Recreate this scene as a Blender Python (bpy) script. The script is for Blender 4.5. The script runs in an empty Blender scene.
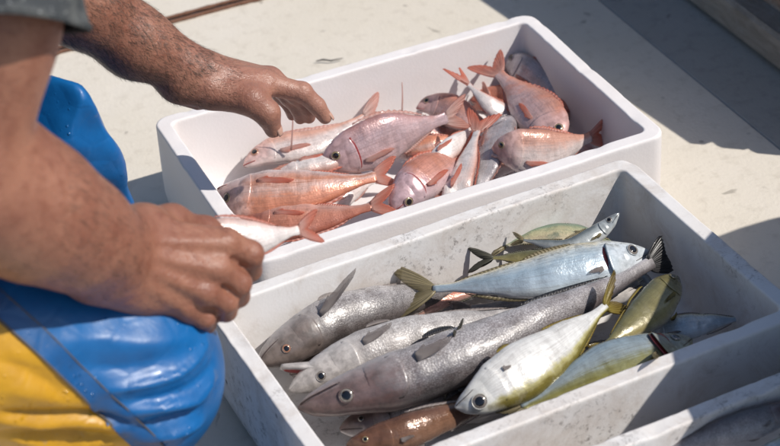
import bpy, math, random
import numpy as np
from mathutils import Vector, Matrix, noise as mnoise
random.seed(7); RNG = np.random.default_rng(7)
SC = bpy.context.scene
COL = SC.collection

# ------------------------------------------------------------------ camera, sky, sun, exposure
cam_d = bpy.data.cameras.new('camera'); cam = bpy.data.objects.new('camera', cam_d); COL.objects.link(cam)
cr = Vector((0.90646033, -0.41793283, -0.06051294)); cu = Vector((0.28613594, 0.50247327, 0.81587183)); cf = Vector((0.31057349, 0.75687038, -0.57505769))
M3 = Matrix((cr, cu, -cf)).transposed()
cam.matrix_world = Matrix.Translation((-0.56133034, -1.8286535, 1.52875878)) @ M3.to_4x4()
cam_d.sensor_width = 36; cam_d.lens = 87.47; cam_d.clip_start = 0.05; cam_d.clip_end = 6000
cam_d.dof.use_dof = True; cam_d.dof.focus_distance = 2.42; cam_d.dof.aperture_fstop = 5.6
SC.camera = cam
SUN = Vector((0.70, -0.58, 1.0)).normalized()
world = bpy.data.worlds.new('World'); SC.world = world; world.use_nodes = True
wn = world.node_tree.nodes; wl = world.node_tree.links
bg = wn['Background']; sky = wn.new('ShaderNodeTexSky'); sky.sky_type = 'NISHITA'; sky.sun_disc = False
sky.sun_elevation = math.asin(SUN.z); sky.sun_rotation = math.atan2(SUN.x, SUN.y); sky.air_density = 1.0; sky.dust_density = 1.0; sky.altitude = 0
wl.new(sky.outputs[0], bg.inputs[0]); bg.inputs[1].default_value = 0.10
sl = bpy.data.lights.new('sun', 'SUN'); sl.energy = 4.6; sl.angle = math.radians(0.53); sl.color = (1.0, 0.945, 0.87)
so = bpy.data.objects.new('sun', sl); COL.objects.link(so); so.rotation_euler = SUN.to_track_quat('Z', 'Y').to_euler(); so.location = (3, -2.5, 4)
SC.view_settings.view_transform = 'Standard'; SC.view_settings.look = 'None'; SC.view_settings.exposure = 0.0; SC.view_settings.gamma = 1

# ------------------------------------------------------------------ helpers: objects
def mk(name, verts, faces, mat, parent=None, uv=None, smooth=True):
    me = bpy.data.meshes.new(name)
    verts = np.asarray(verts, dtype=np.float64)
    off = Vector((0, 0, 0))
    p = parent
    while p is not None: off = off + p.location; p = p.parent
    verts = verts - np.array(off)
    if isinstance(faces, np.ndarray):
        n = len(faces); me.vertices.add(len(verts)); me.vertices.foreach_set('co', verts.astype(np.float32).ravel())
        me.loops.add(n * 4); me.loops.foreach_set('vertex_index', faces.astype(np.int32).ravel())
        me.polygons.add(n); me.polygons.foreach_set('loop_start', np.arange(0, n * 4, 4, dtype=np.int32))
        me.update(calc_edges=True)
    else:
        me.from_pydata([tuple(v) for v in verts], [], faces)
    if uv is not None:
        ul = me.uv_layers.new(name='UVMap'); li = np.zeros(len(me.loops), dtype=np.int32); me.loops.foreach_get('vertex_index', li)
        ul.data.foreach_set('uv', np.asarray(uv, dtype=np.float32)[li].ravel())
    me.polygons.foreach_set('use_smooth', np.full(len(me.polygons), smooth, dtype=bool))
    me.validate(); me.update()
    if mat: me.materials.append(mat)
    o = bpy.data.objects.new(name, me); COL.objects.link(o)
    if parent: o.parent = parent
    return o
def thing(name, loc, label, cat, group=None):
    o = bpy.data.objects.new(name, None); COL.objects.link(o); o.location = loc; o.empty_display_size = 0.05
    o['label'] = label; o['category'] = cat
    if group: o['group'] = group
    return o
def tag(o, label, cat, group=None):
    o['label'] = label; o['category'] = cat
    if group: o['group'] = group
    return o
def struct(o): o['kind'] = 'structure'; return o
def grid_faces(a, b, wrap_b=False):
    f = []
    for i in range(a - 1):
        for j in range(b if wrap_b else b - 1):
            j2 = (j + 1) % b
            f.append((i * b + j, i * b + j2, (i + 1) * b + j2, (i + 1) * b + j))
    return f
def sheet(G, t):
    """closed thin solid from a grid of points G[a,b,3]; t thickness (scalar or [a,b])"""
    a, b, _ = G.shape
    du = np.gradient(G, axis=0); dv = np.gradient(G, axis=1); n = np.cross(du, dv); n /= (np.linalg.norm(n, axis=2, keepdims=True) + 1e-12)
    t = np.broadcast_to(np.asarray(t, dtype=float), (a, b))[..., None] * .5
    V = np.concatenate([(G + n * t).reshape(-1, 3), (G - n * t).reshape(-1, 3)])
    F = grid_faces(a, b); N = a * b
    F2 = [tuple(N + q for q in reversed(f)) for f in F]
    loop = [j for j in range(b)] + [i * b + b - 1 for i in range(1, a)] + [(a - 1) * b + j for j in range(b - 2, -1, -1)] + [i * b for i in range(a - 2, 0, -1)]
    S = [(loop[k], N + loop[k], N + loop[(k + 1) % len(loop)], loop[(k + 1) % len(loop)]) for k in range(len(loop))]
    u, v = np.meshgrid(np.linspace(0, 1, a), np.linspace(0, 1, b), indexing='ij')
    uv = np.stack([u.ravel(), v.ravel()], 1)
    return V, F + F2 + S, np.concatenate([uv, uv])
def tube(pts, rad, n=8):
    P = np.asarray(pts, dtype=float); rad = np.broadcast_to(np.asarray(rad, dtype=float), (len(P),))
    T = np.gradient(P, axis=0); T /= np.linalg.norm(T, axis=1, keepdims=True) + 1e-12
    ref = np.array([0.13, 0.21, 0.97]); V = []
    for p, t, r in zip(P, T, rad):
        s = np.cross(t, ref); s /= np.linalg.norm(s) + 1e-9; d = np.cross(s, t)
        for k in range(n):
            a = 2 * math.pi * k / n; V.append(p + r * (math.cos(a) * s + math.sin(a) * d))
    F = grid_faces(len(P), n, True); F.append(tuple(reversed(range(n)))); F.append(tuple((len(P) - 1) * n + k for k in range(n)))
    return V, F
def join(parts):
    V = []; F = []
    for v, f in parts:
        o = len(V); V += [tuple(x) for x in v]; F += [tuple(i + o for i in q) for q in f]
    return V, F
def boxmesh(lo, hi, bev=0.0):
    (x0, y0, z0), (x1, y1, z1) = lo, hi; b = bev
    if b <= 0:
        V = [(x, y, z) for z in (z0, z1) for (x, y) in ((x0, y0), (x1, y0), (x1, y1), (x0, y1))]
        return V, [(3, 2, 1, 0), (4, 5, 6, 7), (0, 1, 5, 4), (1, 2, 6, 5), (2, 3, 7, 6), (3, 0, 4, 7)]
    V = []; F = []
    for (z, i) in ((z0, b), (z0 + b, 0), (z1 - b, 0), (z1, b)):
        for (x, y) in ((x0 + b, y0 + i), (x1 - b, y0 + i), (x1 - i, y0 + b), (x1 - i, y1 - b), (x1 - b, y1 - i), (x0 + b, y1 - i), (x0 + i, y1 - b), (x0 + i, y0 + b)): V.append((x, y, z))
    F = grid_faces(4, 8, True); F.append(tuple(reversed(range(8)))); F.append(tuple(24 + k for k in range(8)))
    return V, F
def n3(p, s, seed=0.0): return mnoise.noise(Vector((p[0] * s + seed, p[1] * s - seed, p[2] * s + 2 * seed)))

# ------------------------------------------------------------------ helpers: materials
class NT:
    def __init__(s, name):
        s.m = bpy.data.materials.new(name); s.m.use_nodes = True; s.t = s.m.node_tree; s.N = s.t.nodes; s.L = s.t.links
        s.b = s.N['Principled BSDF']
    def n(s, typ, **kw):
        x = s.N.new(typ)
        for k, v in kw.items(): setattr(x, k, v)
        return x
    def put(s, sock, v):
        if isinstance(v, bpy.types.NodeSocket): s.L.new(v, sock)
        elif isinstance(v, (tuple, list)) and sock.type == 'RGBA' and len(v) == 3: sock.default_value = (*v, 1)
        else: sock.default_value = v
    def set(s, **kw):
        for k, v in kw.items(): s.put(s.b.inputs[k.replace('_', ' ')], v)
    def coord(s, which='Object', scale=(1, 1, 1)):
        c = s.n('ShaderNodeTexCoord'); m = s.n('ShaderNodeMapping'); m.inputs['Scale'].default_value = scale
        s.L.new(c.outputs[which], m.inputs[0]); return m.outputs[0]
    def noise(s, co, scale, detail=4, rough=.55, dist=0):
        x = s.n('ShaderNodeTexNoise'); s.L.new(co, x.inputs['Vector']); x.inputs['Scale'].default_value = scale; x.inputs['Detail'].default_value = detail
        x.inputs['Roughness'].default_value = rough; x.inputs['Distortion'].default_value = dist; return x.outputs['Fac']
    def voro(s, co, scale, feature='F1', out='Distance', rnd=1):
        x = s.n('ShaderNodeTexVoronoi'); x.feature = feature; s.L.new(co, x.inputs['Vector']); x.inputs['Scale'].default_value = scale; x.inputs['Randomness'].default_value = rnd; return x.outputs[out]
    def ramp(s, f, stops, interp='LINEAR'):
        x = s.n('ShaderNodeValToRGB'); s.put(x.inputs[0], f); e = x.color_ramp; e.interpolation = interp
        while len(e.elements) < len(stops): e.elements.new(.5)
        for el, (p, c) in zip(e.elements, stops):
            el.position = p; el.color = (c, c, c, 1) if isinstance(c, (int, float)) else (*c, 1)
        return x.outputs[0]
    def mix(s, f, a, b, mode='MIX'):
        x = s.n('ShaderNodeMix', data_type='RGBA', blend_type=mode); s.put(x.inputs[0], f); s.put(x.inputs[6], a); s.put(x.inputs[7], b); return x.outputs[2]
    def math(s, op, a, b=0.0, c=0.0):
        x = s.n('ShaderNodeMath', operation=op); s.put(x.inputs[0], a); s.put(x.inputs[1], b); s.put(x.inputs[2], c); return x.outputs[0]
    def bump(s, h, strength, dist, prev=None):
        x = s.n('ShaderNodeBump'); s.put(x.inputs['Height'], h); x.inputs['Strength'].default_value = strength; x.inputs['Distance'].default_value = dist
        if prev is not None: s.L.new(prev, x.inputs['Normal'])
        return x.outputs[0]
def simple(name, col, rough=.5, metal=0, bump=None, spec=.5, coat=0):
    t = NT(name); t.set(Base_Color=col, Roughness=rough, Metallic=metal, Specular_IOR_Level=spec, Coat_Weight=coat)
    co = t.coord()
    f = t.noise(co, 60, 3); t.set(Base_Color=t.mix(t.math('MULTIPLY', f, .35), col, tuple(c * .7 for c in col)))
    if bump: t.set(Normal=t.bump(t.noise(co, bump[0], 4), bump[1], bump[2]))
    return t.m

def mat_deck(name, base, dark, dirt):
    t = NT(name); co = t.coord()
    a = t.noise(co, 3.0, 5, .6); b = t.noise(co, 40, 6, .65); c = t.noise(co, 170, 3, .6)
    col = t.mix(t.ramp(a, [(.35, 0), (.7, 1)]), base, tuple(x * y for x, y in zip(base, (.93, .92, .88))))
    col = t.mix(t.math('MULTIPLY', t.ramp(b, [(.52, 0), (.72, 1)]), .45), col, dark)
    sp = t.ramp(t.noise(co, 26, 2, .4, .6), [(.71, 0), (.76, 1)])
    col = t.mix(t.math('MULTIPLY', sp, dirt), col, tuple(x * .35 for x in dark))
    v = t.ramp(t.voro(co, 19), [(.045, 1), (.085, 0)])
    gate = t.ramp(t.noise(co, 7, 1), [(.5, 0), (.55, 1)])
    col = t.mix(t.math('MULTIPLY', t.math('MULTIPLY', v, gate), .55), col, tuple(x * .3 for x in dark))
    t.set(Base_Color=col, Roughness=t.ramp(b, [(.3, .55), (.8, .8)]))
    n = t.bump(c, .35, .002); t.set(Normal=t.bump(t.noise(co, 12, 4), .25, .006, n))
    return t.m
M_DECK = mat_deck('deck_paint', (.66, .612, .54), (.42, .375, .31), .5)
M_WATERWAY = mat_deck('waterway_paint', (.36, .355, .34), (.19, .185, .175), .7)
M_RUST = simple('rusty_seam', (.16, .075, .045), .85, bump=(150, .6, .003))

def mat_foam(name, base, dirty):
    t = NT(name); co = t.coord()
    bead = t.voro(co, 260, 'F1'); edge = t.voro(co, 260, 'DISTANCE_TO_EDGE'); big = t.noise(co, 9, 4)
    col = t.mix(t.math('MULTIPLY', t.ramp(edge, [(0, 1), (.06, 0)]), .10), base, tuple(x * .8 for x in base))
    col = t.mix(t.math('MULTIPLY', t.ramp(big, [(.45, 0), (.75, 1)]), .25 + .2 * dirty), col, tuple(x * y for x, y in zip(base, (.84, .77, .70))))
    if dirty:
        warp = t.noise(co, 30, 3, .6, .8)
        m = t.ramp(t.noise(co, 15, 8, .75, .5), [(.46, 0), (.66, 1)])
        col = t.mix(t.math('MULTIPLY', m, .46), col, (.40, .325, .265))
        sp = t.ramp(t.noise(co, 95, 6, .8, .2), [(.525, 0), (.66, 1)])
        gate = t.ramp(t.noise(co, 8, 3, .6), [(.49, 0), (.60, 1)])
        col = t.mix(t.math('MULTIPLY', t.math('MULTIPLY', sp, gate), .75), col, (.085, .068, .06))
        v = t.ramp(t.voro(co, 24), [(.05, 1), (.10, 0)])
        g2 = t.ramp(t.noise(co, 17, 1), [(.53, 0), (.56, 1)])
        col = t.mix(t.math('MULTIPLY', t.math('MULTIPLY', v, g2), .8), col, (.04, .035, .04))
    t.set(Base_Color=col, Roughness=.62, Specular_IOR_Level=.35)
    n = t.bump(bead, .10, .0010); t.set(Normal=t.bump(big, .12, .004, n)); return t.m
M_FOAM = mat_foam('white_foam', (.73, .70, .70), 0)
M_FOAM_DIRTY = mat_foam('stained_foam', (.70, .685, .68), 1)

def mat_skin(name, a, b, wet):
    t = NT(name); co = t.coord()
    big = t.noise(co, 14, 4, .6); mid = t.noise(co, 70, 5, .65); fine = t.voro(co, 520); fr = t.noise(co, 34, 2)
    col = t.mix(t.ramp(big, [(.35, 0), (.68, 1)]), a, b)
    col = t.mix(t.math('MULTIPLY', t.ramp(mid, [(.48, 0), (.7, 1)]), .5), col, tuple(x * y for x, y in zip(b, (.72, .55, .5))))
    col = t.mix(t.math('MULTIPLY', t.ramp(t.voro(co, 150), [(.12, 1), (.26, 0)]), .28), col, tuple(x * .5 for x in b))
    sx = t.n('ShaderNodeSeparateXYZ'); t.L.new(co, sx.inputs[0]); far = t.ramp(t.math('ADD', t.math('MULTIPLY', sx.outputs[0], .9), t.math('MULTIPLY', sx.outputs[1], .7)), [(.44, 0), (.64, 1)])
    col = t.mix(t.math('MULTIPLY', far, .55), col, t.mix(.5, col, (.56, .33, .27)))
    t.set(Base_Color=col, Roughness=t.ramp(mid, [(.35, .52 - wet * .2), (.7, .36 - wet * .16)]), Subsurface_Weight=.14, Subsurface_Scale=.006, Specular_IOR_Level=.45)
    t.b.inputs['Subsurface Radius'].default_value = (1.0, .35, .18)
    cr = t.coord('Object', (1, 1, 1)); w = t.noise(cr, 230, 4, .6, .5)
    n = t.bump(fine, .22, .0009); n = t.bump(w, .5, .0014, n); t.set(Normal=t.bump(mid, .6, .003, n)); return t.m
M_SKIN = mat_skin('sunburnt_skin', (.305, .140, .090), (.205, .080, .052), .4)

def mat_oilskin(name, col, deep):
    t = NT(name); co = t.coord(); a = t.noise(co, 22, 6, .65, .4); b = t.noise(co, 90, 4)
    c = t.mix(t.ramp(a, [(.4, 0), (.75, 1)]), col, deep)
    mud = t.ramp(t.noise(co, 24, 8, .75), [(.64, 0), (.72, 1)]); c = t.mix(t.math('MULTIPLY', mud, .5), c, (.30, .27, .22))
    mud2 = t.ramp(t.noise(co, 7, 6, .7, 1.0), [(.60, 0), (.75, 1)]); c = t.mix(t.math('MULTIPLY', mud2, .3), c, tuple(x * .55 for x in col))
    gate = t.ramp(t.noise(co, 16, 2), [(.52, 0), (.6, 1)]); drop = t.math('MULTIPLY', t.ramp(t.voro(co, 120), [(.10, 1), (.24, 0)]), gate)
    t.set(Base_Color=c, Roughness=t.math('SUBTRACT', t.ramp(a, [(.3, .46), (.75, .33)]), t.math('MULTIPLY', drop, .34)), Specular_IOR_Level=.45, Coat_Weight=.05, Coat_Roughness=.1)
    cr = t.ramp(t.voro(t.coord('Object', (1, 1, 1.6)), 17, 'DISTANCE_TO_EDGE'), [(0, 0), (.09, 1)])
    n = t.bump(b, .15, .0015); n = t.bump(t.noise(co, 34, 5, .6, .6), .16, .004, n); n = t.bump(cr, .10, .003, n); t.set(Normal=t.bump(drop, .8, .0012, n)); return t.m
M_BLUE = mat_oilskin('blue_oilskin', (.002, .104, .315), (.002, .078, .245))
M_YELLOW = mat_oilskin('yellow_oilskin', (.50, .265, .011), (.38, .19, .008))
M_SEAM = mat_oilskin('blue_seam_tape', (.004, .075, .235), (.02, .06, .15))
M_SEWN = simple('dirty_stitching', (.10, .085, .07), .8, bump=(300, .6, .001))
def mat_cloth():
    t = NT('grey_cotton'); co = t.coord(); a = t.noise(co, 45, 6, .7); w = t.noise(co, 400, 2)
    c = t.mix(t.ramp(a, [(.45, 0), (.62, 1)]), (.045, .05, .055), (.10, .105, .105))
    c = t.mix(t.ramp(t.noise(co, 150, 3), [(.62, 0), (.7, 1)]), c, (.26, .27, .27))
    t.set(Base_Color=c, Roughness=.9, Specular_IOR_Level=.2, Normal=t.bump(w, .5, .002)); return t.m
M_SHIRT = mat_cloth()
M_HAIR = simple('brown_hair', (.045, .028, .018), .55)
M_NAIL = simple('fingernail', (.50, .30, .235), .3)

def mat_wood(name, a, b, ax):
    t = NT(name); co = t.coord('Object', ax); w = t.noise(co, 10, 8, .7, .4); s = t.noise(t.coord(), 25, 6, .75)
    c = t.mix(t.ramp(w, [(.35, 0), (.65, 1)]), a, b); c = t.mix(t.math('MULTIPLY', t.ramp(s, [(.5, 0), (.66, 1)]), .7), c, (.30, .29, .27))
    t.set(Base_Color=c, Roughness=.8, Normal=t.bump(w, .7, .004)); return t.m
M_PLANK = mat_wood('weathered_plank', (.30, .215, .165), (.14, .095, .075), (6, .6, 8))
M_LEDGE = mat_wood('grey_painted_ledge', (.30, .28, .25), (.18, .16, .14), (5, 1, 6))

# ---- fish skins: U runs snout to tail, V runs belly (0) to back (1)
def mat_fish(name, ramp, head=None, head_end=.24, scale=(70, 26), spots=None, metal=.15, rough=.28, blotch=None, scol=.25, gill=None, bstr=.5, line=None, grimy=.34, wet=.22):
    t = NT(name); uvn = t.n('ShaderNodeUVMap'); uvn.uv_map = 'UVMap'; sep = t.n('ShaderNodeSeparateXYZ'); t.L.new(uvn.outputs[0], sep.inputs[0])
    U, V = sep.outputs[0], sep.outputs[1]; ob = t.coord()
    nz = t.noise(ob, 55, 4, .6); streak = t.noise(t.coord('UV', (5, 46, 1)), 1.0, 5, .65)
    v2 = t.math('ADD', V, t.math('MULTIPLY', t.math('SUBTRACT', nz, .5), .22)); v2 = t.math('ADD', v2, t.math('MULTIPLY', t.math('SUBTRACT', streak, .5), .16))
    col = t.ramp(v2, ramp)
    sc = t.n('ShaderNodeMapping'); sc.inputs['Scale'].default_value = (scale[0], scale[1], 1); t.L.new(uvn.outputs[0], sc.inputs[0])
    vd = t.voro(sc.outputs[0], 1.0, 'F1', 'Distance', .7); ve = t.voro(sc.outputs[0], 1.0, 'DISTANCE_TO_EDGE', 'Distance', .7)
    body = t.ramp(U, [(head_end - .03, 0), (head_end + .02, 1), (.93, 1), (1, .4)])
    edge = t.math('MULTIPLY', t.ramp(ve, [(0, 1), (.16, 0)]), t.math('MULTIPLY', body, scol))
    col = t.mix(edge, col, t.mix(1, col, (.45, .42, .42), 'MULTIPLY'))
    col = t.mix(t.math('MULTIPLY', t.ramp(streak, [(.40, 1), (.54, 0)]), .42), col, t.mix(1, col, (.52, .48, .47), 'MULTIPLY'))
    if blotch: col = t.mix(t.math('MULTIPLY', t.ramp(t.noise(ob, blotch[1], 5, .65, .3), [(.5, 0), (.62, 1)]), blotch[2]), col, blotch[0])
    band = t.ramp(t.noise(t.coord('UV', (9, 1.2, 1)), 1.6, 4, .65, .6), [(.40, 1), (.62, 0)]); col = t.mix(t.math('MULTIPLY', band, grimy * .9), col, t.mix(1, col, (.43, .42, .42), 'MULTIPLY'))
    fleck = t.ramp(t.noise(t.coord('UV', (150, 44, 1)), 1.0, 2, .6), [(.50, 0), (.62, 1)]); col = t.mix(t.math('MULTIPLY', t.math('MULTIPLY', fleck, body), scol * .38), col, t.mix(1, col, (.38, .375, .38), 'MULTIPLY'))
    grime = t.ramp(t.noise(ob, 85, 6, .7, .4), [(.54, 0), (.68, 1)]); col = t.mix(t.math('MULTIPLY', grime, grimy), col, t.mix(1, col, (.40, .385, .38), 'MULTIPLY'))
    shine = t.ramp(t.noise(ob, 38, 5, .7, .2), [(.58, 0), (.70, 1)]); col = t.mix(t.math('MULTIPLY', shine, .16), col, t.mix(.5, col, (.75, .72, .72)))
    if head:
        hm = t.ramp(t.math('ADD', U, t.math('MULTIPLY', t.math('SUBTRACT', nz, .5), .12)), [(head_end - .06, 1), (head_end + .04, 0)])
        hc = t.mix(t.ramp(t.noise(ob, 110, 4), [(.42, 0), (.62, 1)]), head, tuple(x * .62 for x in head))
        hc = t.mix(t.ramp(v2, [(.08, .0), (.42, 1)]), t.mix(.5, hc, ramp[0][1]), hc)
        col = t.mix(t.math('MULTIPLY', hm, .85), col, hc)
    if spots:
        s = t.ramp(t.noise(t.coord('UV', (18, 9, 1)), 1.6, 3, .6, 1.4), [(.52, 0), (.57, 1)]); up = t.ramp(V, [(.6, 0), (.72, 1)])
        col = t.mix(t.math('MULTIPLY', t.math('MULTIPLY', s, up), spots[1]), col, spots[0])
    if line: 
        lm = t.ramp(v2, [(line[1] - .05, 0), (line[1], 1), (line[1] + .05, 0)]); col = t.mix(t.math('MULTIPLY', lm, line[2]), col, line[0])
    t.set(Base_Color=col, Metallic=metal, Roughness=t.ramp(nz, [(.3, rough - .07), (.7, rough + .12)]), Specular_IOR_Level=.55, Coat_Weight=wet, Coat_Roughness=.10, Subsurface_Weight=.0)
    n = t.bump(t.math('MULTIPLY', vd, body), bstr * .5, .0011); n = t.bump(t.noise(ob, 40, 3), .3, .004, n); t.set(Normal=t.bump(t.noise(ob, 150, 3, .6), .16, .0010, n)); return t.m
def mat_fin(name, base, tip, trans=.45, clear=.35):
    t = NT(name); uvn = t.n('ShaderNodeUVMap'); sep = t.n('ShaderNodeSeparateXYZ'); t.L.new(uvn.outputs[0], sep.inputs[0])
    w = t.math('SINE', t.math('MULTIPLY', sep.outputs[0], 95.0)); nz = t.noise(t.coord(), 70, 4)
    col = t.mix(t.ramp(t.math('ADD', sep.outputs[1], t.math('MULTIPLY', t.math('SUBTRACT', nz, .5), .6)), [(.15, 0), (.85, 1)]), base, tip)
    col = t.mix(t.ramp(w, [(.2, .0), (.9, .30)]), col, tuple(x * .55 for x in tip))
    t.set(Base_Color=col, Roughness=.35, Coat_Weight=.25, Coat_Roughness=.1, Normal=t.bump(w, .5, .001))
    tp = t.n('ShaderNodeBsdfTransparent'); tr = t.n('ShaderNodeBsdfTranslucent'); t.put(tr.inputs[0], col); mx = t.n('ShaderNodeMixShader'); mx.inputs[0].default_value = trans
    t.L.new(t.b.outputs[0], mx.inputs[1]); t.L.new(tr.outputs[0], mx.inputs[2]); m2 = t.n('ShaderNodeMixShader'); t.L.new(t.math('MULTIPLY', t.ramp(sep.outputs[1], [(.1, 0), (.9, 1)]), clear), m2.inputs[0]); t.L.new(mx.outputs[0], m2.inputs[1]); t.L.new(tp.outputs[0], m2.inputs[2]); t.L.new(m2.outputs[0], t.N['Material Output'].inputs[0]); return t.m
PINK = mat_fish('pink_bream_skin', [(0, (.74, .62, .60)), (.3, (.66, .47, .45)), (.5, (.64, .42, .40)), (.72, (.66, .33, .25)), (1, (.54, .21, .14))], head=(.62, .40, .38), blotch=((.60, .20, .11), 26, .45))
PALE = mat_fish('pale_bream_skin', [(0, (.80, .75, .73)), (.5, (.77, .66, .63)), (.66, (.66, .38, .30)), (1, (.50, .22, .15))], head=(.64, .42, .39), scol=.10)
WHITE = mat_fish('white_belly_skin', [(0, (.82, .78, .76)), (.62, (.80, .72, .69)), (.85, (.70, .48, .42)), (1, (.52, .26, .2))], head=(.72, .57, .53), scol=.06)
ORANGE = mat_fish('orange_bream_skin', [(0, (.80, .69, .66)), (.22, (.74, .56, .52)), (.40, (.62, .27, .17)), (.52, (.74, .50, .44)), (.62, (.72, .32, .21)), (1, (.58, .19, .10))], head=(.72, .52, .48), scol=.12, grimy=.5)
MAUVE = mat_fish('mauve_bream_skin', [(0, (.74, .60, .58)), (.3, (.60, .43, .44)), (.6, (.58, .43, .45)), (.85, (.48, .27, .26)), (1, (.42, .2, .18))], head=(.50, .34, .35), blotch=((.44, .38, .44), 16, .4))
ROUND = mat_fish('round_bream_skin', [(0, (.70, .56, .56)), (.3, (.58, .40, .41)), (.5, (.58, .28, .22)), (1, (.52, .17, .09))], head=(.50, .36, .40), head_end=.30, blotch=((.60, .24, .14), 20, .4), scol=.12)
SILVERB = mat_fish('silver_bream_skin', [(0, (.76, .73, .73)), (.5, (.60, .58, .60)), (1, (.34, .29, .30))], head=(.58, .53, .54), metal=.25)
REDDARK = mat_fish('dark_red_fish_skin', [(0, (.66, .45, .40)), (.5, (.55, .23, .16)), (1, (.36, .10, .06))], head=(.40, .14, .10), scol=.12)
HAKE = mat_fish('grey_hake_skin', [(0, (.66, .64, .64)), (.30, (.48, .46, .46)), (.5, (.29, .275, .275)), (.7, (.15, .13, .125)), (1, (.085, .07, .066))], head=(.15, .115, .10), head_end=.27, scale=(150, 42), metal=.03, rough=.36, scol=.9, wet=.2, blotch=((.085, .065, .06), 26, .55), grimy=.5)
HAKES = mat_fish('silver_hake_skin', [(0, (.70, .68, .67)), (.36, (.58, .56, .55)), (.58, (.36, .335, .325)), (.8, (.20, .18, .175)), (1, (.12, .105, .10))], head=(.42, .385, .365), head_end=.26, scale=(150, 42), metal=.05, rough=.40, scol=.8, wet=.12, blotch=((.24, .21, .20), 30, .45), grimy=.5)
HAKED = mat_fish('dark_hake_skin', [(0, (.66, .64, .65)), (.30, (.54, .52, .53)), (.5, (.35, .335, .345)), (.68, (.17, .155, .16)), (1, (.075, .066, .066))], head=(.13, .075, .070), head_end=.24, scale=(170, 44), metal=.03, rough=.36, scol=1.0, wet=.2, blotch=((.13, .095, .09), 18, .5), grimy=.5)
BROWN = mat_fish('brown_fish_skin', [(0, (.34, .21, .15)), (.5, (.20, .098, .056)), (1, (.11, .05, .03))], head=(.15, .07, .042), scale=(110, 34), rough=.2)
HORSE = mat_fish('yellow_edged_mackerel_skin', [(0, (.80, .79, .76)), (.60, (.76, .755, .73)), (.68, (.50, .46, .22)), (.77, (.20, .165, .035)), (1, (.085, .075, .03))], head=(.56, .56, .53), head_end=.17, metal=.12, rough=.2, scale=(150, 44), scol=.08, bstr=.15)
OLIVE = mat_fish('olive_mackerel_skin', [(0, (.56, .52, .40)), (.26, (.34, .29, .12)), (.5, (.185, .165, .065)), (.8, (.125, .125, .07)), (1, (.085, .095, .06))], head=(.15, .125, .045), metal=.08, rough=.26, scale=(150, 44), scol=.08, bstr=.2)
BLUEY = mat_fish('blue_and_yellow_mackerel_skin', [(0, (.36, .32, .12)), (.30, (.21, .195, .05)), (.42, (.24, .24, .12)), (.52, (.30, .35, .36)), (.72, (.27, .35, .41)), (1, (.16, .23, .28))], head=(.30, .29, .22), metal=.1, rough=.22, scale=(150, 44), scol=.06, bstr=.15)
BLUES = mat_fish('silver_blue_fish_skin', [(0, (.74, .76, .77)), (.3, (.52, .61, .68)), (.56, (.36, .47, .56)), (.70, (.52, .58, .60)), (.80, (.76, .72, .58)), (.9, (.60, .55, .36)), (1, (.36, .33, .2))], head=(.62, .66, .69), metal=.15, rough=.22, scale=(170, 44), scol=.14, bstr=.2, spots=((.16, .17, .16), .5))
GREEN = mat_fish('green_wrasse_skin', [(0, (.66, .60, .48)), (.32, (.60, .52, .34)), (.5, (.42, .42, .25)), (.62, (.15, .24, .15)), (.8, (.07, .13, .08)), (1, (.04, .07, .04))], head=(.20, .22, .13), blotch=((.08, .15, .11), 38, .6), metal=.05, rough=.24)
STEEL = mat_fish('steel_grey_fish_skin', [(0, (.62, .64, .64)), (.5, (.42, .46, .47)), (.7, (.17, .2, .21)), (1, (.07, .085, .09))], head=(.36, .39, .40), metal=.15, rough=.2, scol=.06, bstr=.15)
DARKG = mat_fish('dark_green_fish_skin', [(0, (.45, .43, .33)), (.5, (.20, .19, .12)), (1, (.07, .075, .05))], head=(.14, .13, .08), metal=.1)
F_ORANGE = mat_fin('orange_fin', (.84, .54, .47), (.80, .30, .21), .6, .22)
F_PINK = mat_fin('pink_fin', (.82, .64, .60), (.78, .44, .37), .6, .3)
F_TAN = mat_fin('tan_fin', (.42, .36, .22), (.24, .20, .11))
F_DARK = mat_fin('dark_fin', (.13, .125, .095), (.055, .052, .04), .2, .1)
F_GREY = mat_fin('grey_fin', (.46, .41, .39), (.33, .28, .265), .45, .5)
F_BLACK = mat_fin('black_fin', (.035, .033, .035), (.012, .012, .013), .1, .05)
F_YELL = mat_fin('yellow_brown_fin', (.42, .33, .08), (.24, .17, .04))
M_PUPIL = simple('fish_pupil', (.004, .004, .005), .06, coat=1)
M_GILL = simple('gill_flesh', (.24, .028, .028), .3, coat=.4); M_LIP = simple('dark_lip', (.05, .03, .028), .35)
M_MOUTHI = simple('fish_mouth_flesh', (.30, .045, .04), .3, coat=.4)
def eye_mat(name, c, c2):
    t = NT(name); co = t.coord(); n = t.noise(co, 300, 3); t.set(Base_Color=t.mix(n, c, c2), Roughness=.12, Metallic=.3, Coat_Weight=1, Coat_Roughness=.03); return t.m
E_GOLD = eye_mat('gold_iris', (.42, .35, .21), (.22, .16, .08)); E_SILV = eye_mat('silver_iris', (.34, .31, .28), (.16, .13, .11)); E_RED = eye_mat('red_iris', (.50, .28, .19), (.33, .14, .09))

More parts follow.
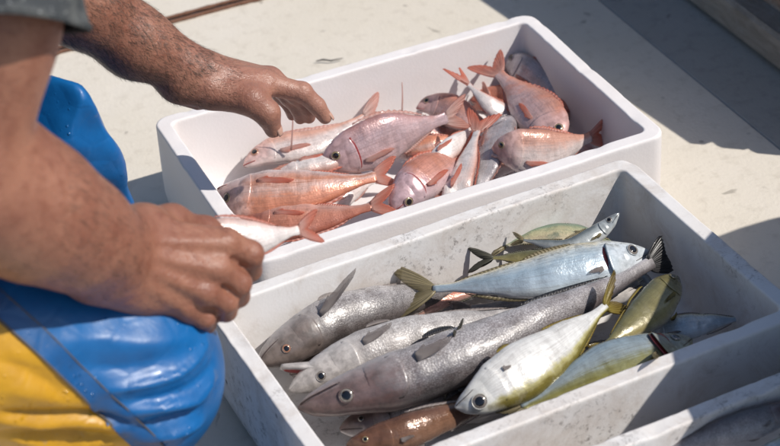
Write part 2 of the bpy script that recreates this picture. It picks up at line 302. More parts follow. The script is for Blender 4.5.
# ------------------------------------------------------------------ fish builder
PROF_S = np.array([0, .03, .08, .14, .22, .35, .5, .65, .8, .92, 1.0])
KIND = {
 'bream': dict(top=[.004, .040, .080, .115, .145, .162, .152, .118, .068, .040, .040], bot=[.004, .036, .064, .088, .118, .142, .138, .104, .056, .034, .036], wid=[.004, .026, .042, .055, .068, .075, .070, .054, .033, .017, .011], eye=(.120, .40, .031), gill=.26, caud=.26, fork=.66, spread=.62, dors=(.30, .84, .030), pec=.22),
 'hake': dict(top=[.007, .026, .040, .052, .061, .068, .064, .051, .034, .022, .020], bot=[.007, .030, .049, .064, .076, .080, .070, .053, .033, .020, .018], wid=[.008, .028, .043, .051, .060, .065, .060, .046, .029, .015, .010], eye=(.110, .50, .0165), gill=.25, caud=.14, fork=.2, spread=.5, dors=(.36, .86, .016), pec=.13, pang=.62),
 'mack': dict(top=[.004, .028, .050, .068, .086, .098, .093, .072, .042, .018, .015], bot=[.004, .030, .054, .076, .098, .110, .102, .075, .043, .018, .015], wid=[.005, .022, .038, .050, .060, .068, .065, .049, .029, .013, .009], eye=(.105, .47, .026), gill=.235, caud=.20, fork=.72, spread=.62, dors=(.33, .60, .022), pec=.12),
}
def cr_curve(P, n):
    P = np.asarray(P, dtype=float)
    if len(P) == 2: return P[0] + (P[1] - P[0]) * np.linspace(0, 1, n)[:, None]
    Q = np.vstack([2 * P[0] - P[1], P, 2 * P[-1] - P[-2]]); out = []
    m = len(P) - 1
    for t in np.linspace(0, m, n):
        i = min(int(t), m - 1); u = t - i; a, b, c, d = Q[i:i + 4]
        out.append(.5 * ((2 * b) + (-a + c) * u + (2 * a - 5 * b + 4 * c - d) * u * u + (-a + 3 * b - 3 * c + d) * u ** 3))
    return np.array(out)
GEXC = 2.0
def fish(name, kind, pts, dorsal, skin, fin, iris, label, group, fat=1.0, wide=1.0, tail_fin=None, tail=1.0, tail_bend=0.0, tail_roll=0.0, open_mouth=0.0, pec_lift=.02, pec_len=1.0, dorsal_fin=True, dfin=1.0, eye_scale=1.0, cat='fish', pfin=None, seed=None, spine_up=None, gill_open=0.0, eye_up=0.0, tail_spread=1.0):
    k = KIND[kind]; rs = np.random.default_rng(abs(hash(label)) % 1000 if seed is None else seed)
    NS, NA = 72, 40
    C = cr_curve(pts, 160); seg = np.r_[0, np.cumsum(np.linalg.norm(np.diff(C, axis=0), axis=1))]; L = seg[-1]
    ss = np.r_[0, np.linspace(0, 1, NS) ** 1.25][1:]; ss[0] = 0
    sp = lambda arr: np.interp(ss, PROF_S, arr)
    def smooth(a):
        for _ in range(2): a = np.r_[a[0], (a[:-2] + 2 * a[1:-1] + a[2:]) / 4, a[-1]]
        return a
    top, bot, wid = [smooth(sp(k[q])) * L for q in ('top', 'bot', 'wid')]
    top = top * fat; bot = bot * fat; wid = wid * wide
    P = np.stack([np.interp(ss * L, seg, C[:, i]) for i in range(3)], 1)
    T = np.gradient(P, axis=0); T /= np.linalg.norm(T, axis=1, keepdims=True)
    D0 = np.asarray(dorsal, dtype=float); D = D0 - (T @ D0)[:, None] * T; D /= np.linalg.norm(D, axis=1, keepdims=True); S = np.cross(T, D)
    base = P.mean(0); base[2] = max(0.02, P[:, 2].min() - .02)
    root = thing(name, Vector(base), label, cat, group)
    th = np.linspace(0, 2 * math.pi, NA, endpoint=False)
    def surf(i, a, off=0.0):
        """point on station index i (float) at angle a from the back, + to the S side"""
        i = np.asarray(i, dtype=float); idx = np.arange(NS)
        g = lambda A: np.stack([np.interp(i, idx, A[:, q]) for q in range(3)], -1)
        c = np.cos(a); s = np.sin(a); e = 2 / 2.25
        cc = np.sign(c) * np.abs(c) ** e; sn = np.sign(s) * np.abs(s) ** e
        h = np.where(c > 0, np.interp(i, idx, top), np.interp(i, idx, bot)) + off; w = np.interp(i, idx, wid) + off
        return g(P) + g(D) * (h * cc)[..., None] + g(S) * (w * sn)[..., None]
    si = lambda s: np.interp(s, ss, np.arange(NS))
    I, A = np.meshgrid(np.arange(NS), th, indexing='ij')
    # fold behind the gill cover, eye socket and small unevenness
    s_at = ss[I.astype(int)]; an = np.abs(((A + math.pi) % (2 * math.pi)) - math.pi) / math.pi
    gl = k['gill'] - .05 * np.abs(an - .55) * 2
    gl = k['gill'] - .30 * (an - .52) ** 2
    off = -np.exp(-((s_at - gl - .010) / .008) ** 2) * .0035 * L * np.clip((an - .2) * 5, 0, 1) * np.clip((.9 - an) * 6, 0, 1)
    ck = k['gill'] * .68 - .22 * (an - .62) ** 2
    off = off - np.exp(-((s_at - ck) / .006) ** 2) * .0020 * L * np.clip((an - .45) * 8, 0, 1)
    ms = np.exp(-((an - .62 - .25 * s_at) / .035) ** 2) * (s_at < .10) * (s_at > .004) * -.005 * L
    off = off + ms
    V = surf(I, A, off).reshape(-1, 3)
    sdn = (L * 57) % 9
    def uneven(v, w): return n3(v, 40, sdn) * .0012 + n3(v, 15, sdn) * .0035 * min(1.0, float(w) / .012) - abs(n3(v, 75, sdn)) * .0009
    def outward(X, i):
        c = np.stack([np.interp(i, np.arange(NS), P[:, q]) for q in range(3)], -1); d = X - c
        return d / (np.linalg.norm(d, axis=-1, keepdims=True) + 1e-9)
    nr3 = outward(V, np.repeat(np.arange(NS), NA)); V = V + np.array([[uneven(v, w)] for v, w in zip(V, np.repeat(wid, NA))]) * nr3
    vv = 1 - an.reshape(-1); uv = np.stack([s_at.reshape(-1), vv], 1)
    F = grid_faces(NS, NA, True); F.append(tuple(reversed(range(NA)))); F.append(tuple((NS - 1) * NA + q for q in range(NA)))
    body = mk('body', V, F, skin, root, uv)
    # eyes and gill covers, both sides
    es, ea, er = k['eye']; er = er * L * eye_scale
    for sd in (1, -1):
        pa = sd * (ea - eye_up) * math.pi * .93
        c0 = c = surf(np.array([si(es)]), np.array([pa]))[0]; c = c + outward(c[None], np.array([si(es)]))[0] * uneven(c, np.interp(si(es), np.arange(NS), wid))
        e1 = surf(np.array([si(es) + .6]), np.array([pa]))[0] - c0; e2 = surf(np.array([si(es)]), np.array([pa + .05]))[0] - c0
        nn = np.cross(e1, e2); nn /= np.linalg.norm(nn)
        if nn @ S[10] * sd < 0: nn = -nn
        a1 = e1 / np.linalg.norm(e1); a2 = np.cross(nn, a1)
        def dome(r, h, z0, n=16, m=6):
            Vd = []
            for q in range(m + 1):
                ph = q / m * math.pi / 2
                for j in range(n):
                    t = 2 * math.pi * j / n; Vd.append(c + nn * (z0 + h * math.cos(ph)) + r * math.sin(max(ph, .02)) * (math.cos(t) * a1 + math.sin(t) * a2))
            return Vd, grid_faces(m + 1, n, True) + [tuple(reversed(range(n)))]
        rim = tube([c + nn * er * .10 + er * 1.04 * (math.cos(t) * a1 + math.sin(t) * a2) for t in np.linspace(0, 2 * math.pi, 21)], er * .07, 6)
        eo = mk('eye', *dome(er, er * .36, er * .0), iris, root)
        mk('pupil', *dome(er * .70, er * .15, er * .22), M_PUPIL, eo)
        mk('eyelid', *rim, skin, root, uv=np.tile([[es, .62]], (len(rim[0]), 1)))
        # gill cover: a plate with a free rear edge
        na, nb = 12, 16; gi, ga = np.meshgrid(np.linspace(0, 1, na), np.linspace(.26, .80, nb), indexing='ij')
        gs = (k['gill'] - .09) + gi * (.09 - .30 * (ga - .52) ** 2)
        fade = np.clip(np.minimum(gi * 3, 1), 0, 1) * np.clip(np.minimum((ga - .26) * 8, (.80 - ga) * 8), 0.0, 1)
        goff = (.0003 + (.0035 + gill_open * .03) * gi ** 1.5 * fade) * L * .6
        goff = goff - .0012 * (1 - fade) * (gi < .9)
        G = surf(si(gs), sd * ga * math.pi, goff); wg = np.interp(si(gs), np.arange(NS), wid)
        G = G + outward(G, si(gs)) * np.array([[uneven(G[i, j], wg[i, j]) for j in range(nb)] for i in range(na)])[..., None]
        Vg, Fg, uvg = sheet(G, .0010); gsk = skin; u2 = np.stack([np.tile(gs.ravel(), 2), np.tile(1 - ga.ravel(), 2)], 1)
        mk('gill_cover', Vg, Fg, gsk, root, u2)
        if gill_open > .2:
            G2 = surf(si(gs + .012), sd * ga * math.pi, goff * .35 - .001); Vg, Fg, _ = sheet(G2, .001); mk('gill', Vg, Fg, M_GILL, root)
        # pectoral fin
        nr, nl = 11, 6; q, l = np.meshgrid(np.linspace(-1, 1, nr), np.linspace(0, 1, nl), indexing='ij')
        pb = surf(np.array([si(k['gill'] + .03)]), np.array([sd * k.get('pang', .60) * math.pi]))[0]; i0 = int(si(k['gill'] + .03))
        ln = k['pec'] * L * pec_len * (.30 + .70 * np.exp(-((q + .5) / .6) ** 2)) * (1 + .05 * (np.arange(nr) % 2)[:, None]); ang = (q * .24 + .20) * (1 - .2 * l)
        nout = outward(pb[None], np.array([float(i0)]))[0]
        dirv = T[i0] * np.cos(ang)[..., None] - D[i0] * np.sin(ang)[..., None] + nout * (pec_lift * (.4 + .9 * l) - .10 * l + (wid[i0] - np.interp(np.clip(i0 + 14, 0, NS - 1), np.arange(NS), wid)) * 0)[..., None]
        G = pb + nout * (.002 + .0) + D[i0] * (-q * .010 * L)[..., None] + dirv * (ln * l)[..., None] + nout * (np.abs((np.arange(nr) % 2) - .5)[:, None] * .0012 * l)[..., None]
        Vg, Fg, uvg = sheet(G, .0009); mk('pectoral_fin', Vg, Fg, pfin or fin, root, uvg)
    # mouth
    if open_mouth <= 0:
        ang = np.linspace(-1, 1, 23); sm = (.085 if kind == 'bream' else .10) * np.abs(ang) ** 1.2 + .004
        lip = surf(si(sm), np.sign(ang + 1e-9) * (.60 + .06 * np.abs(ang)) * math.pi, .0004)
        mk('mouth', *tube(lip, (.0042 if kind == 'bream' else .0022) * L * (.55 + .45 * (1 - np.abs(ang))), 6), M_MOUTHI if kind == 'bream' else M_LIP, root, uv=np.full((23 * 6, 2), .6))
    else:
        # dropped lower jaw hinged at s=.11, with dark red gape
        jl = .112 * L; pj = P[int(si(.115))] - D[int(si(.115))] * bot[int(si(.115))] * .35; dirj = -T[3] * math.cos(open_mouth) - D[3] * math.sin(open_mouth); upj = np.cross(dirj, np.cross(-T[3], D[3])); upj = D[3] * math.cos(open_mouth) - T[3] * math.sin(open_mouth)
        nq, nw = 14, 11; u, w = np.meshgrid(np.linspace(0, 1, nq), np.linspace(-1, 1, nw), indexing='ij')
        wd = .036 * L * (1 - .9 * u ** 4) ** .6 + .001
        G = pj + dirj * (u * jl)[..., None] + S[3] * (w * wd)[..., None] - upj * ((1 - w ** 2) * .026 * L * (1 - u * .6))[..., None]
        Vg, Fg, _ = sheet(G, .005); mk('lower_jaw', Vg, Fg, skin, root, np.tile([[.08, .3]], (len(Vg), 1)))
        G = pj + dirj * (u * jl * .92)[..., None] + S[3] * (w * wd * .86)[..., None] - upj * ((1 - w ** 2) * .014 * L * (1 - u * .6) - .001)[..., None]
        Vg, Fg, _ = sheet(G, .002); mk('mouth', Vg, Fg, M_MOUTHI, root)
    # tail fin
    tf = tail_fin or fin; nr, nl = 23, 9; q, l = np.meshgrid(np.linspace(-1, 1, nr), np.linspace(0, 1, nl), indexing='ij')
    lt = k['caud'] * L * tail; fork = k['fork']
    ln = lt * (1 - fork + fork * np.abs(q) ** 1.1) * (1 - .25 * np.clip((np.abs(q) - .82) / .18, 0, 1) ** 2) * (1 + .025 * np.sin(q * 31 + L * 90) * (np.abs(q) > .2)); ang = q * k['spread'] * tail_spread * (1 - .22 * l)
    Te, De, Se = T[-1], D[-1], S[-1]
    De = De * math.cos(tail_roll) + Se * math.sin(tail_roll); Se = np.cross(Te, De)
    hb = .9 * top[-1]
    rip = ((np.arange(nr) % 2) - .5)[:, None] * .0022 * np.clip(l * 2, 0, 1) * (1 - .4 * l)
    bend = tail_bend * l ** 1.6 * lt + .06 * lt * np.sin(q * 2.2 + L * 31) * l
    G = P[-1] - Te * .012 * L + Te * (ln * l * np.cos(ang))[..., None] + De * (q * hb + ln * l * np.sin(ang))[..., None] + Se * (rip + bend)[..., None]
    Vg, Fg, uvg = sheet(G, .0034 * (1 - .75 * l) + .0002); mk('tail_fin', Vg, Fg, tf, root, uvg)
    # dorsal and anal fins
    def strip(s0, s1, hgt, sgn, nm, spiny, lean):
        nq = 27; u = np.linspace(0, 1, nq); st = s0 + (s1 - s0) * u; i = si(st); a = 0.0 if sgn > 0 else math.pi
        b0 = surf(i, np.full(nq, a), -.003 * L); idx = np.arange(NS)
        g = lambda X: np.stack([np.interp(i, idx, X[:, c]) for c in range(3)], -1)
        hh = hgt * L * (np.sin(np.clip(u * 1.02 + .04, 0, 1) * math.pi) ** .45) * (1 - .35 * u)
        if spiny: hh = hh * np.where(np.arange(nq) % 2 == 0, 1.0, .68 + .1 * rs.random(nq)) * (1 + .1 * rs.standard_normal(nq))
        rows = []
        for l in np.linspace(0, 1, 5):
            rows.append(b0 + g(D) * (sgn * (hh * l * .82 + .003 * L))[:, None] + g(T) * (hh * l * .75)[:, None] + g(S) * (lean * hh * l * l + ((np.arange(nq) % 2) - .5) * .0014 * l)[:, None])
        G = np.stack(rows, 1); Vg, Fg, uvg = sheet(G, .0012); mk(nm, Vg, Fg, fin, root, uvg)
    if dorsal_fin:
        d0, d1, dh = k['dors']; strip(d0, d1, dh * dfin, 1, 'dorsal_fin', kind == 'bream', .35 * (1 if rs.random() > .5 else -1))
        if kind == 'mack': strip(.62, .9, dh * .5, 1, 'second_dorsal_fin', False, .2)
        strip(.60, .86, dh * .75, -1, 'anal_fin', False, .25)
        strip(k['gill'] + .08, k['gill'] + .17, dh * 1.2, -1, 'pelvic_fin', False, .9)
    if spine_up is not None:
        b, tip = np.asarray(spine_up[0]), np.asarray(spine_up[1]); mid = (b + tip) / 2 + np.array([.002, .001, 0])
        u = np.linspace(0, 1, 7)[:, None]; cpts = (1 - u) ** 2 * b + 2 * u * (1 - u) * mid + u ** 2 * tip
        G = np.stack([cpts + np.array([w, 0, 0]) * np.linspace(1, .25, 7)[:, None] for w in (-.0013, -.0005, .0005, .0013)], 0); Vg, Fg, uvg = sheet(G, .0012); mk('raised_fin', Vg, Fg, fin, root, uvg)
    return root

# ------------------------------------------------------------------ implicit surfaces (limbs and clothing)
class Field:
    def __init__(s): s.p = []
    def cone(s, a, b, ra, rb=None, k=.012):
        a = np.array(a, float); b = np.array(b, float); rb = ra if rb is None else rb
        r = max(ra, rb) + k; s.p.append(('c', a, b, ra, rb, k, np.minimum(a, b) - r, np.maximum(a, b) + r)); return s
    def ball(s, a, r, k=.012): return s.cone(a, np.array(a) + 1e-5, r, r, k)
    def chain(s, pts, rad, k=.012):
        for i in range(len(pts) - 1): s.cone(pts[i], pts[i + 1], rad[i], rad[i + 1], k)
        return s
    def ell(s, c, ax, r, k=.02):
        c = np.array(c, float); R = np.array(ax, float); r = np.array(r, float); m = r.max() + k
        s.p.append(('e', c, R, r, None, k, c - m, c + m)); return s
    def groove(s, a, b, r, k=.004):
        a = np.array(a, float); b = np.array(b, float); s.p.append(('g', a, b, r, r, k, np.minimum(a, b) - r - k, np.maximum(a, b) + r + k)); return s
    def eval(s, X, lo, hi, far):
        d = np.full(X.shape[:-1], far, dtype=np.float32); touched = False
        for t, a, b, ra, rb, k, bl, bh in s.p:
            if np.any(bl > hi + .035) or np.any(bh < lo - .035): continue
            if t in 'cg':
                ba = (b - a).astype(np.float32); pa = X - a.astype(np.float32); bb = float(ba @ ba)
                h = np.clip((pa @ ba) / bb, 0, 1); q = np.linalg.norm(pa - h[..., None] * ba, axis=-1) - (ra + (rb - ra) * h)
            else:
                pa = (X - a.astype(np.float32)) @ b.T.astype(np.float32); kk = np.linalg.norm(pa / ra.astype(np.float32), axis=-1); k2 = np.linalg.norm(pa / (ra ** 2).astype(np.float32), axis=-1); q = kk * (kk - 1) / (k2 + 1e-9)
            if t == 'g':
                h = np.clip(.5 - .5 * (d + q) / k, 0, 1); d = d * (1 - h) - q * h + k * h * (1 - h)
            else:
                h = np.clip(.5 + .5 * (d - q) / k, 0, 1); d = d * (1 - h) + q * h - k * h * (1 - h); touched = True
        return d, touched
    def mesh(s, h, smooth=1):
        lo = np.min([p[6] for p in s.p], axis=0) - 2 * h; hi = np.max([p[7] for p in s.p], axis=0) + 2 * h
        n = np.ceil((hi - lo) / h).astype(int) + 1; B = 40; far = .05
        VK = []; VP = []; QK = []
        key = lambda i, j, k: (i.astype(np.int64) * 4096 + j) * 4096 + k
        for bx in range(0, n[0], B):
            for by in range(0, n[1], B):
                for bz in range(0, n[2], B):
                    o = np.array([bx, by, bz]); l = lo + o * h; u = l + B * h
                    if not any(np.all(p[6] <= u) and np.all(p[7] >= l) for p in s.p if p[0] != 'g'): continue
                    ax = [(o[q] + np.arange(B + 1)) * h + lo[q] for q in range(3)]; X = np.stack(np.meshgrid(*ax, indexing='ij'), -1).astype(np.float32)
                    d, tch = s.eval(X, l, u, far); sg = d < 0
                    if sg.all() or not sg.any(): continue
                    c8 = [(a, b, c) for a in (0, 1) for b in (0, 1) for c in (0, 1)]
                    cnt = sum(sg[a:B + a, b:B + b, c:B + c].astype(np.int8) for a, b, c in c8); I, J, K = np.nonzero((cnt > 0) & (cnt < 8))
                    acc = np.zeros((len(I), 3)); w = np.zeros(len(I))
                    for p in range(8):
                        for q in range(p + 1, 8):
                            A, Bq = np.array(c8[p]), np.array(c8[q])
                            if np.abs(A - Bq).sum() != 1: continue
                            d0 = d[I + A[0], J + A[1], K + A[2]]; d1 = d[I + Bq[0], J + Bq[1], K + Bq[2]]; m = (d0 < 0) != (d1 < 0)
                            t = np.where(m, d0 / np.where(m, d0 - d1, 1), 0); acc += np.where(m[:, None], A + t[:, None] * (Bq - A), 0); w += m
                    VK.append(key(I + bx, J + by, K + bz)); VP.append(l + (np.stack([I, J, K], 1) + acc / w[:, None]) * h)
                    for axn in range(3):
                        e = [0, 0, 0]; e[axn] = 1; S0 = sg[:B, :B, :B]; S1 = sg[e[0]:B + e[0], e[1]:B + e[1], e[2]:B + e[2]]; I, J, K = np.nonzero(S0 != S1); fl = S0[I, J, K]
                        g = np.stack([I + bx, J + by, K + bz], 1); a1, a2 = [(1, 2), (2, 0), (0, 1)][axn]; E1 = np.eye(3, dtype=int)[a1]; E2 = np.eye(3, dtype=int)[a2]
                        q4 = [g - E1 - E2, g - E2, g, g - E1]; kk = np.stack([key(x[:, 0], x[:, 1], x[:, 2]) for x in q4], 1); kk[~fl] = kk[~fl][:, ::-1]; QK.append(kk)
        VK = np.concatenate(VK); VP = np.concatenate(VP); QK = np.concatenate(QK); od = np.argsort(VK); VK = VK[od]; VP = VP[od]
        ix = np.clip(np.searchsorted(VK, QK), 0, len(VK) - 1); ok = (VK[ix] == QK).all(1); Fq = ix[ok]
        for _ in range(smooth):
            sm = np.zeros_like(VP); ct = np.zeros(len(VP))
            for a in range(4):
                np.add.at(sm, Fq[:, a], VP[Fq[:, (a + 1) % 4]] + VP[Fq[:, (a + 3) % 4]]); np.add.at(ct, Fq[:, a], 2)
            VP = .5 * VP + .5 * sm / np.maximum(ct, 1)[:, None]
        return VP, Fq
def compact(V, F):
    u, inv = np.unique(F, return_inverse=True); return V[u], inv.reshape(F.shape)

# ------------------------------------------------------------------ the boat's deck and bulwark
def slab(name, lo, hi, mat, parent=None, bev=.003):
    return mk(name, *boxmesh(lo, hi, bev), mat, parent, smooth=False)
water = struct(mk('water', [(-3000, -3000, -1.2), (3000, -3000, -1.2), (3000, 3000, -1.2), (-3000, 3000, -1.2)], [(0, 1, 2, 3)], None))
wt = NT('sea_water'); wco = wt.coord(); wt.set(Base_Color=(.02, .06, .08), Roughness=.08, Normal=wt.bump(wt.noise(wco, 1.5, 5), .6, .15)); water.data.materials.append(wt.m)
deck = struct(slab('deck', (-2.2, -2.6, -.03), (.838, .893, 0), M_DECK))
deck2 = struct(slab('deck', (-2.2, .909, -.03), (.838, 3.6, 0), M_DECK))
seam = struct(slab('deck_seam', (-2.2, .88, -.05), (.838, .92, -.008), M_RUST))
def rusty_edge():
    parts = []
    rs = np.random.default_rng(3)
    for y0 in (.893, .909):
        x = np.linspace(-1.2, .8, 420); w = .002 + .010 * np.array([abs(n3((a, y0, 0), 11)) + .5 * abs(n3((a, y0, 3), 40)) for a in x])
        G = np.stack([np.stack([x, np.full_like(x, y0) + sg * w, np.full_like(x, .0022)], 1) for sg in (-1, 0, 1)], 1)
        G[:, 1, 2] += .0022; V, F, _ = sheet(G, .003); parts.append((V, F))
    return join(parts)
rim_rust = struct(mk('rusty_seam_edge', *rusty_edge(), M_RUST))
waterway = struct(slab('waterway', (.8385, -2.6, -.03), (.97, 3.6, -.0015), M_WATERWAY))
bul = thing('bulwark', (.99, .4, 0), 'weathered wooden bulwark running along the far edge of the deck', 'bulwark')
mk('ledge', *boxmesh((.955, -.06, .004), (1.16, 3.2, .062), .006), M_LEDGE, bul, smooth=False)
def plank(z0, z1, x0, yend):
    # a plank along the rail with a rounded free end at the gate opening
    prof = [(yend + .006, z0), (yend, z0 + .006), (yend, z1 - .006), (yend + .006, z1)]
    ys = list(np.linspace(yend + .05, 3.2, 30)); V = []; 
    for x in (x0, x0 + .045):
        for (y, z) in prof: V.append((x, y, z))
        for y in ys: V.append((x + .003 * n3((y, z0, 0), 3) * (1 if x == x0 else 0), y, z1 + .003 * n3((y, z1, 2), 4)))
        for y in reversed(ys): V.append((x + .003 * n3((y, z1, 1), 3) * (1 if x == x0 else 0), y, z0 + .003 * n3((y, z0, 2), 4)))
    n = len(V) // 2
    F = [tuple(range(n))[::-1], tuple(range(n, 2 * n))] + [(i, (i + 1) % n, n + (i + 1) % n, n + i) for i in range(n)]
    return V, F
for q, (z0, z1, xo, ye) in enumerate(((.064, .150, 1.0, -.088), (.154, .228, 1.0, -.088), (.232, .288, 1.0, -.086), (.292, .338, 1.0, -.078))):
    mk('plank', *plank(z0, z1, xo, ye), M_PLANK, bul, smooth=False)
for y in np.arange(.15, 3.1, .55): mk('stanchion', *boxmesh((1.048, y, .0625), (1.11, y + .06, .345), .004), M_PLANK, bul, smooth=False)
ys = np.linspace(-.052, 3.2, 60); zt = np.minimum(.352 + .19 * (ys + .05), .452)
CV = [(x, y, z + dz) for y, z in zip(ys, zt) for (x, dz) in ((.975, -.028), (.975, -.006), (.981, 0), (1.124, 0), (1.13, -.006), (1.13, -.028))]
mk('cap_rail', CV, grid_faces(60, 6, True) + [tuple(reversed(range(6))), tuple(59 * 6 + k for k in range(6))], M_PLANK, bul, smooth=False)
CV = [(x, y, zz) for y, z in zip(ys, zt) if z > .372 for (x, zz) in ((1.0, .3405), (1.0, z - .030), (1.044, z - .030), (1.044, .3405))]
nn = len(CV) // 4
mk('top_plank', CV, grid_faces(nn, 4, True) + [tuple(reversed(range(4))), tuple((nn - 1) * 4 + k for k in range(4))], M_PLANK, bul, smooth=False)
# unseen round tub, added out of frame on the right to cast the round shadow
def lathe(prof, c, n=64):
    V = [(c[0] + r * math.cos(2 * math.pi * k / n), c[1] + r * math.sin(2 * math.pi * k / n), c[2] + z) for r, z in prof for k in range(n)]
    return V, grid_faces(len(prof), n, True) + [tuple(reversed(range(n)))]
TUBC = (.995, -.80, 0.0)
tub = tag(mk('shadow_tub', *lathe([(.36, 0), (.38, .01), (.455, .43), (.47, .435), (.47, .455), (.44, .455), (.43, .43), (.36, .03), (.01, .03)], TUBC), simple('blue_plastic', (.03, .09, .20), .4)), 'made-up round blue tub, out of view, added to cast the round shadow on the boxes and deck', 'tub')
# ------------------------------------------------------------------ foam boxes
def foam_box(L, W, H, t, floor, mat, name, label, loc, rz, seed, group, drain=None):
    """origin at the back right top corner projected to the deck; box runs to -x and -y"""
    root = thing(name, loc, label, 'fish box', group); root.rotation_euler = (0, 0, rz)
    def ring(ins, z, r):
        x0, x1, y0, y1 = -L + ins, -ins, -W + ins, -ins; r = max(r, .002); P = []
        def seg(a, b, m): return [(a[0] + (b[0] - a[0]) * q / m, a[1] + (b[1] - a[1]) * q / m) for q in range(m)]
        def arc(cx, cy, a0, m=7): return [(cx + r * math.cos(a0 + math.pi / 2 * q / m), cy + r * math.sin(a0 + math.pi / 2 * q / m)) for q in range(m)]
        P += seg((x0 + r, y0), (x1 - r, y0), 70) + arc(x1 - r, y0 + r, -math.pi / 2) + seg((x1, y0 + r), (x1, y1 - r), 46) + arc(x1 - r, y1 - r, 0)
        P += seg((x1 - r, y1), (x0 + r, y1), 70) + arc(x0 + r, y1 - r, math.pi / 2) + seg((x0, y1 - r), (x0, y0 + r), 46) + arc(x0 + r, y0 + r, math.pi)
        return [(x, y, z) for x, y in P]
    R = .022
    spec = [(.012, .012, R), (.004, .0125, R), (.0015, .016, R), (0, .03, R), (0, .055, R), (0, .08, R), (0, H - .03, R), (0, H - .006, R), (0, H - .0032, R), (.0007, H - .0009, R), (.0022, H, R), (.0034, H, R), (t * .5, H, R * .6), (t - .0034, H, .012), (t - .0022, H, .012), (t - .0006, H - .0009, .011), (t, H - .0032, .011), (t, H - .006, .011), (t + .001, H - .03, .011), (t + .002, .09, .011), (t + .003, .06, .011), (t + .005, floor + .012, .010), (t + .009, floor + .004, .009), (t + .017, floor, .004)]
    V = []; n = None
    for q, (i, z, r) in enumerate(spec):
        Rg = ring(i, z, r); n = len(Rg)
        for (x, y, zz) in Rg:
            p = (x, y, zz); d = n3(p, 9, seed) * .0016
            if 7 <= q <= 17:
                ch = max(0, n3(p, 34, seed + 3) - .30) * .007 + max(0, n3(p, 90, seed + 5) - .30) * .003; zz = zz - ch + n3((x, y, 0), 6, seed) * .0014
            cx, cy = -L / 2, -W / 2
            V.append((x + d * (1 if x > cx else -1) * (abs(x - cx) > L * .4), y + d * (1 if y > cy else -1) * (abs(y - cy) > W * .4), zz))
    F = grid_faces(len(spec), n, True); F.append(tuple(reversed(range(n)))); F.append(tuple((len(spec) - 1) * n + k for k in range(n)))
    def put(nm, V, F, m, smooth=True, par=root):
        o = mk(nm, V, F, m, None, smooth=smooth); o.parent = par; return o
    b = put('box_shell', V, F, mat)
    for fx in (-L + .012, -.112):
        for fy in (-W + .012, -.082): put('foot', *boxmesh((fx, fy, 0), (fx + .10, fy + .07, .0135), .003), mat, False)
    if drain:
        x, y = drain; P = []
        for k in range(40):
            a = 2 * math.pi * k / 40; P.append((x + .020 * math.cos(a) + .012 * (1 if math.cos(a) > 0 else -1), y + .007 * math.sin(a), floor + .0012))
        put('drain_hole', *join([tube(P + [P[0]], .0016, 6), (P, [tuple(range(40))])]), simple('drain_shadow', (.22, .25, .28), .7))
    return root
GB = 'white foam fish boxes on the deck'
boxA = foam_box(.60, .391, .142, .021, .02, M_FOAM, 'fish_box', 'clean white foam box full of pink and orange fish at the back', (.60, .391, 0), 0, 1.0, GB, drain=(-.50, -.10))
boxB = foam_box(.608, .391, .1426, .021, .02, M_FOAM_DIRTY, 'fish_box', 'stained white foam box full of grey and silver fish in front', (.5251, -.0204, 0), .0308, 4.0, GB)
boxC = foam_box(.608, .391, .1426, .021, .02, M_FOAM_DIRTY, 'fish_box', 'white foam box cut off by the lower right corner with dark fish inside', (.575, -.4815, 0), .024, 8.0, GB)
twig = tag(mk('twine_scrap', *tube([(0.3471,0.6456,0.0040), (0.3575,0.6409,0.0060), (0.3679,0.6330,0.0050), (0.3789,0.6300,0.0060), (0.3884,0.6320,0.0040)], [.0008, .0015, .0013, .0009, .0005]), F_BLACK), 'short dark scrap of twine lying on the pale deck behind the fish boxes', 'twine')

# ------------------------------------------------------------------ the fisherman
man = thing('person', (-.42, -.05, 0), 'man crouching at the left in blue and yellow oilskins with both bare hands out', 'person')
B = Field()
# torso, neck and head (above the picture)
B.ell((-.44, .02, .60), np.eye(3), (.13, .17, .25), .04)
B.ell((-.40, .02, .76), np.eye(3), (.12, .19, .12), .06)
B.chain([(-.40, .02, .82), (-.36, .01, .95)], [.065, .06], .03)
B.ell((-.31, .01, 1.04), np.eye(3), (.095, .076, .12), .03)
B.cone((-.24, .01, .98), (-.235, .01, .955), .045, .035, .03)
B.cone((-.215, .01, 1.05), (-.195, .01, 1.015), .010, .017, .014)
B.cone((-.225, -.018, .978), (-.225, .038, .978), .011, .011, .008)
for s in (-1, 1):
    B.ell((-.31, .01 + s * .079, 1.035), np.eye(3), (.022, .010, .034), .008); B.ball((-.228, .01 + s * .032, 1.058), .013, .006)
# ---- near (right) arm
SH = (-0.2904,-0.2458,0.8370)
EL = (-0.3714,-0.3605,0.6074); FA = (-0.3058,-0.3390,0.5321); WR = (-0.2380,-0.3140,0.4450)
B.chain([(-.40, -.10, .76), SH, (-0.3192,-0.3306,0.7445), EL], [.08, .066, .060, .058], .05)
B.chain([EL, (-0.3367,-0.3435,0.5703), FA, (-0.2679,-0.3248,0.4843), WR], [.054, .063, .060, .050, .039], .03)
B.chain([(-0.2400,-0.3018,0.4600), (-0.1878,-0.2740,0.4378)], [.026, .018], .03); B.chain([(-0.2585,-0.3183,0.4283), (-0.2164,-0.3078,0.3780)], [.026, .018], .03)
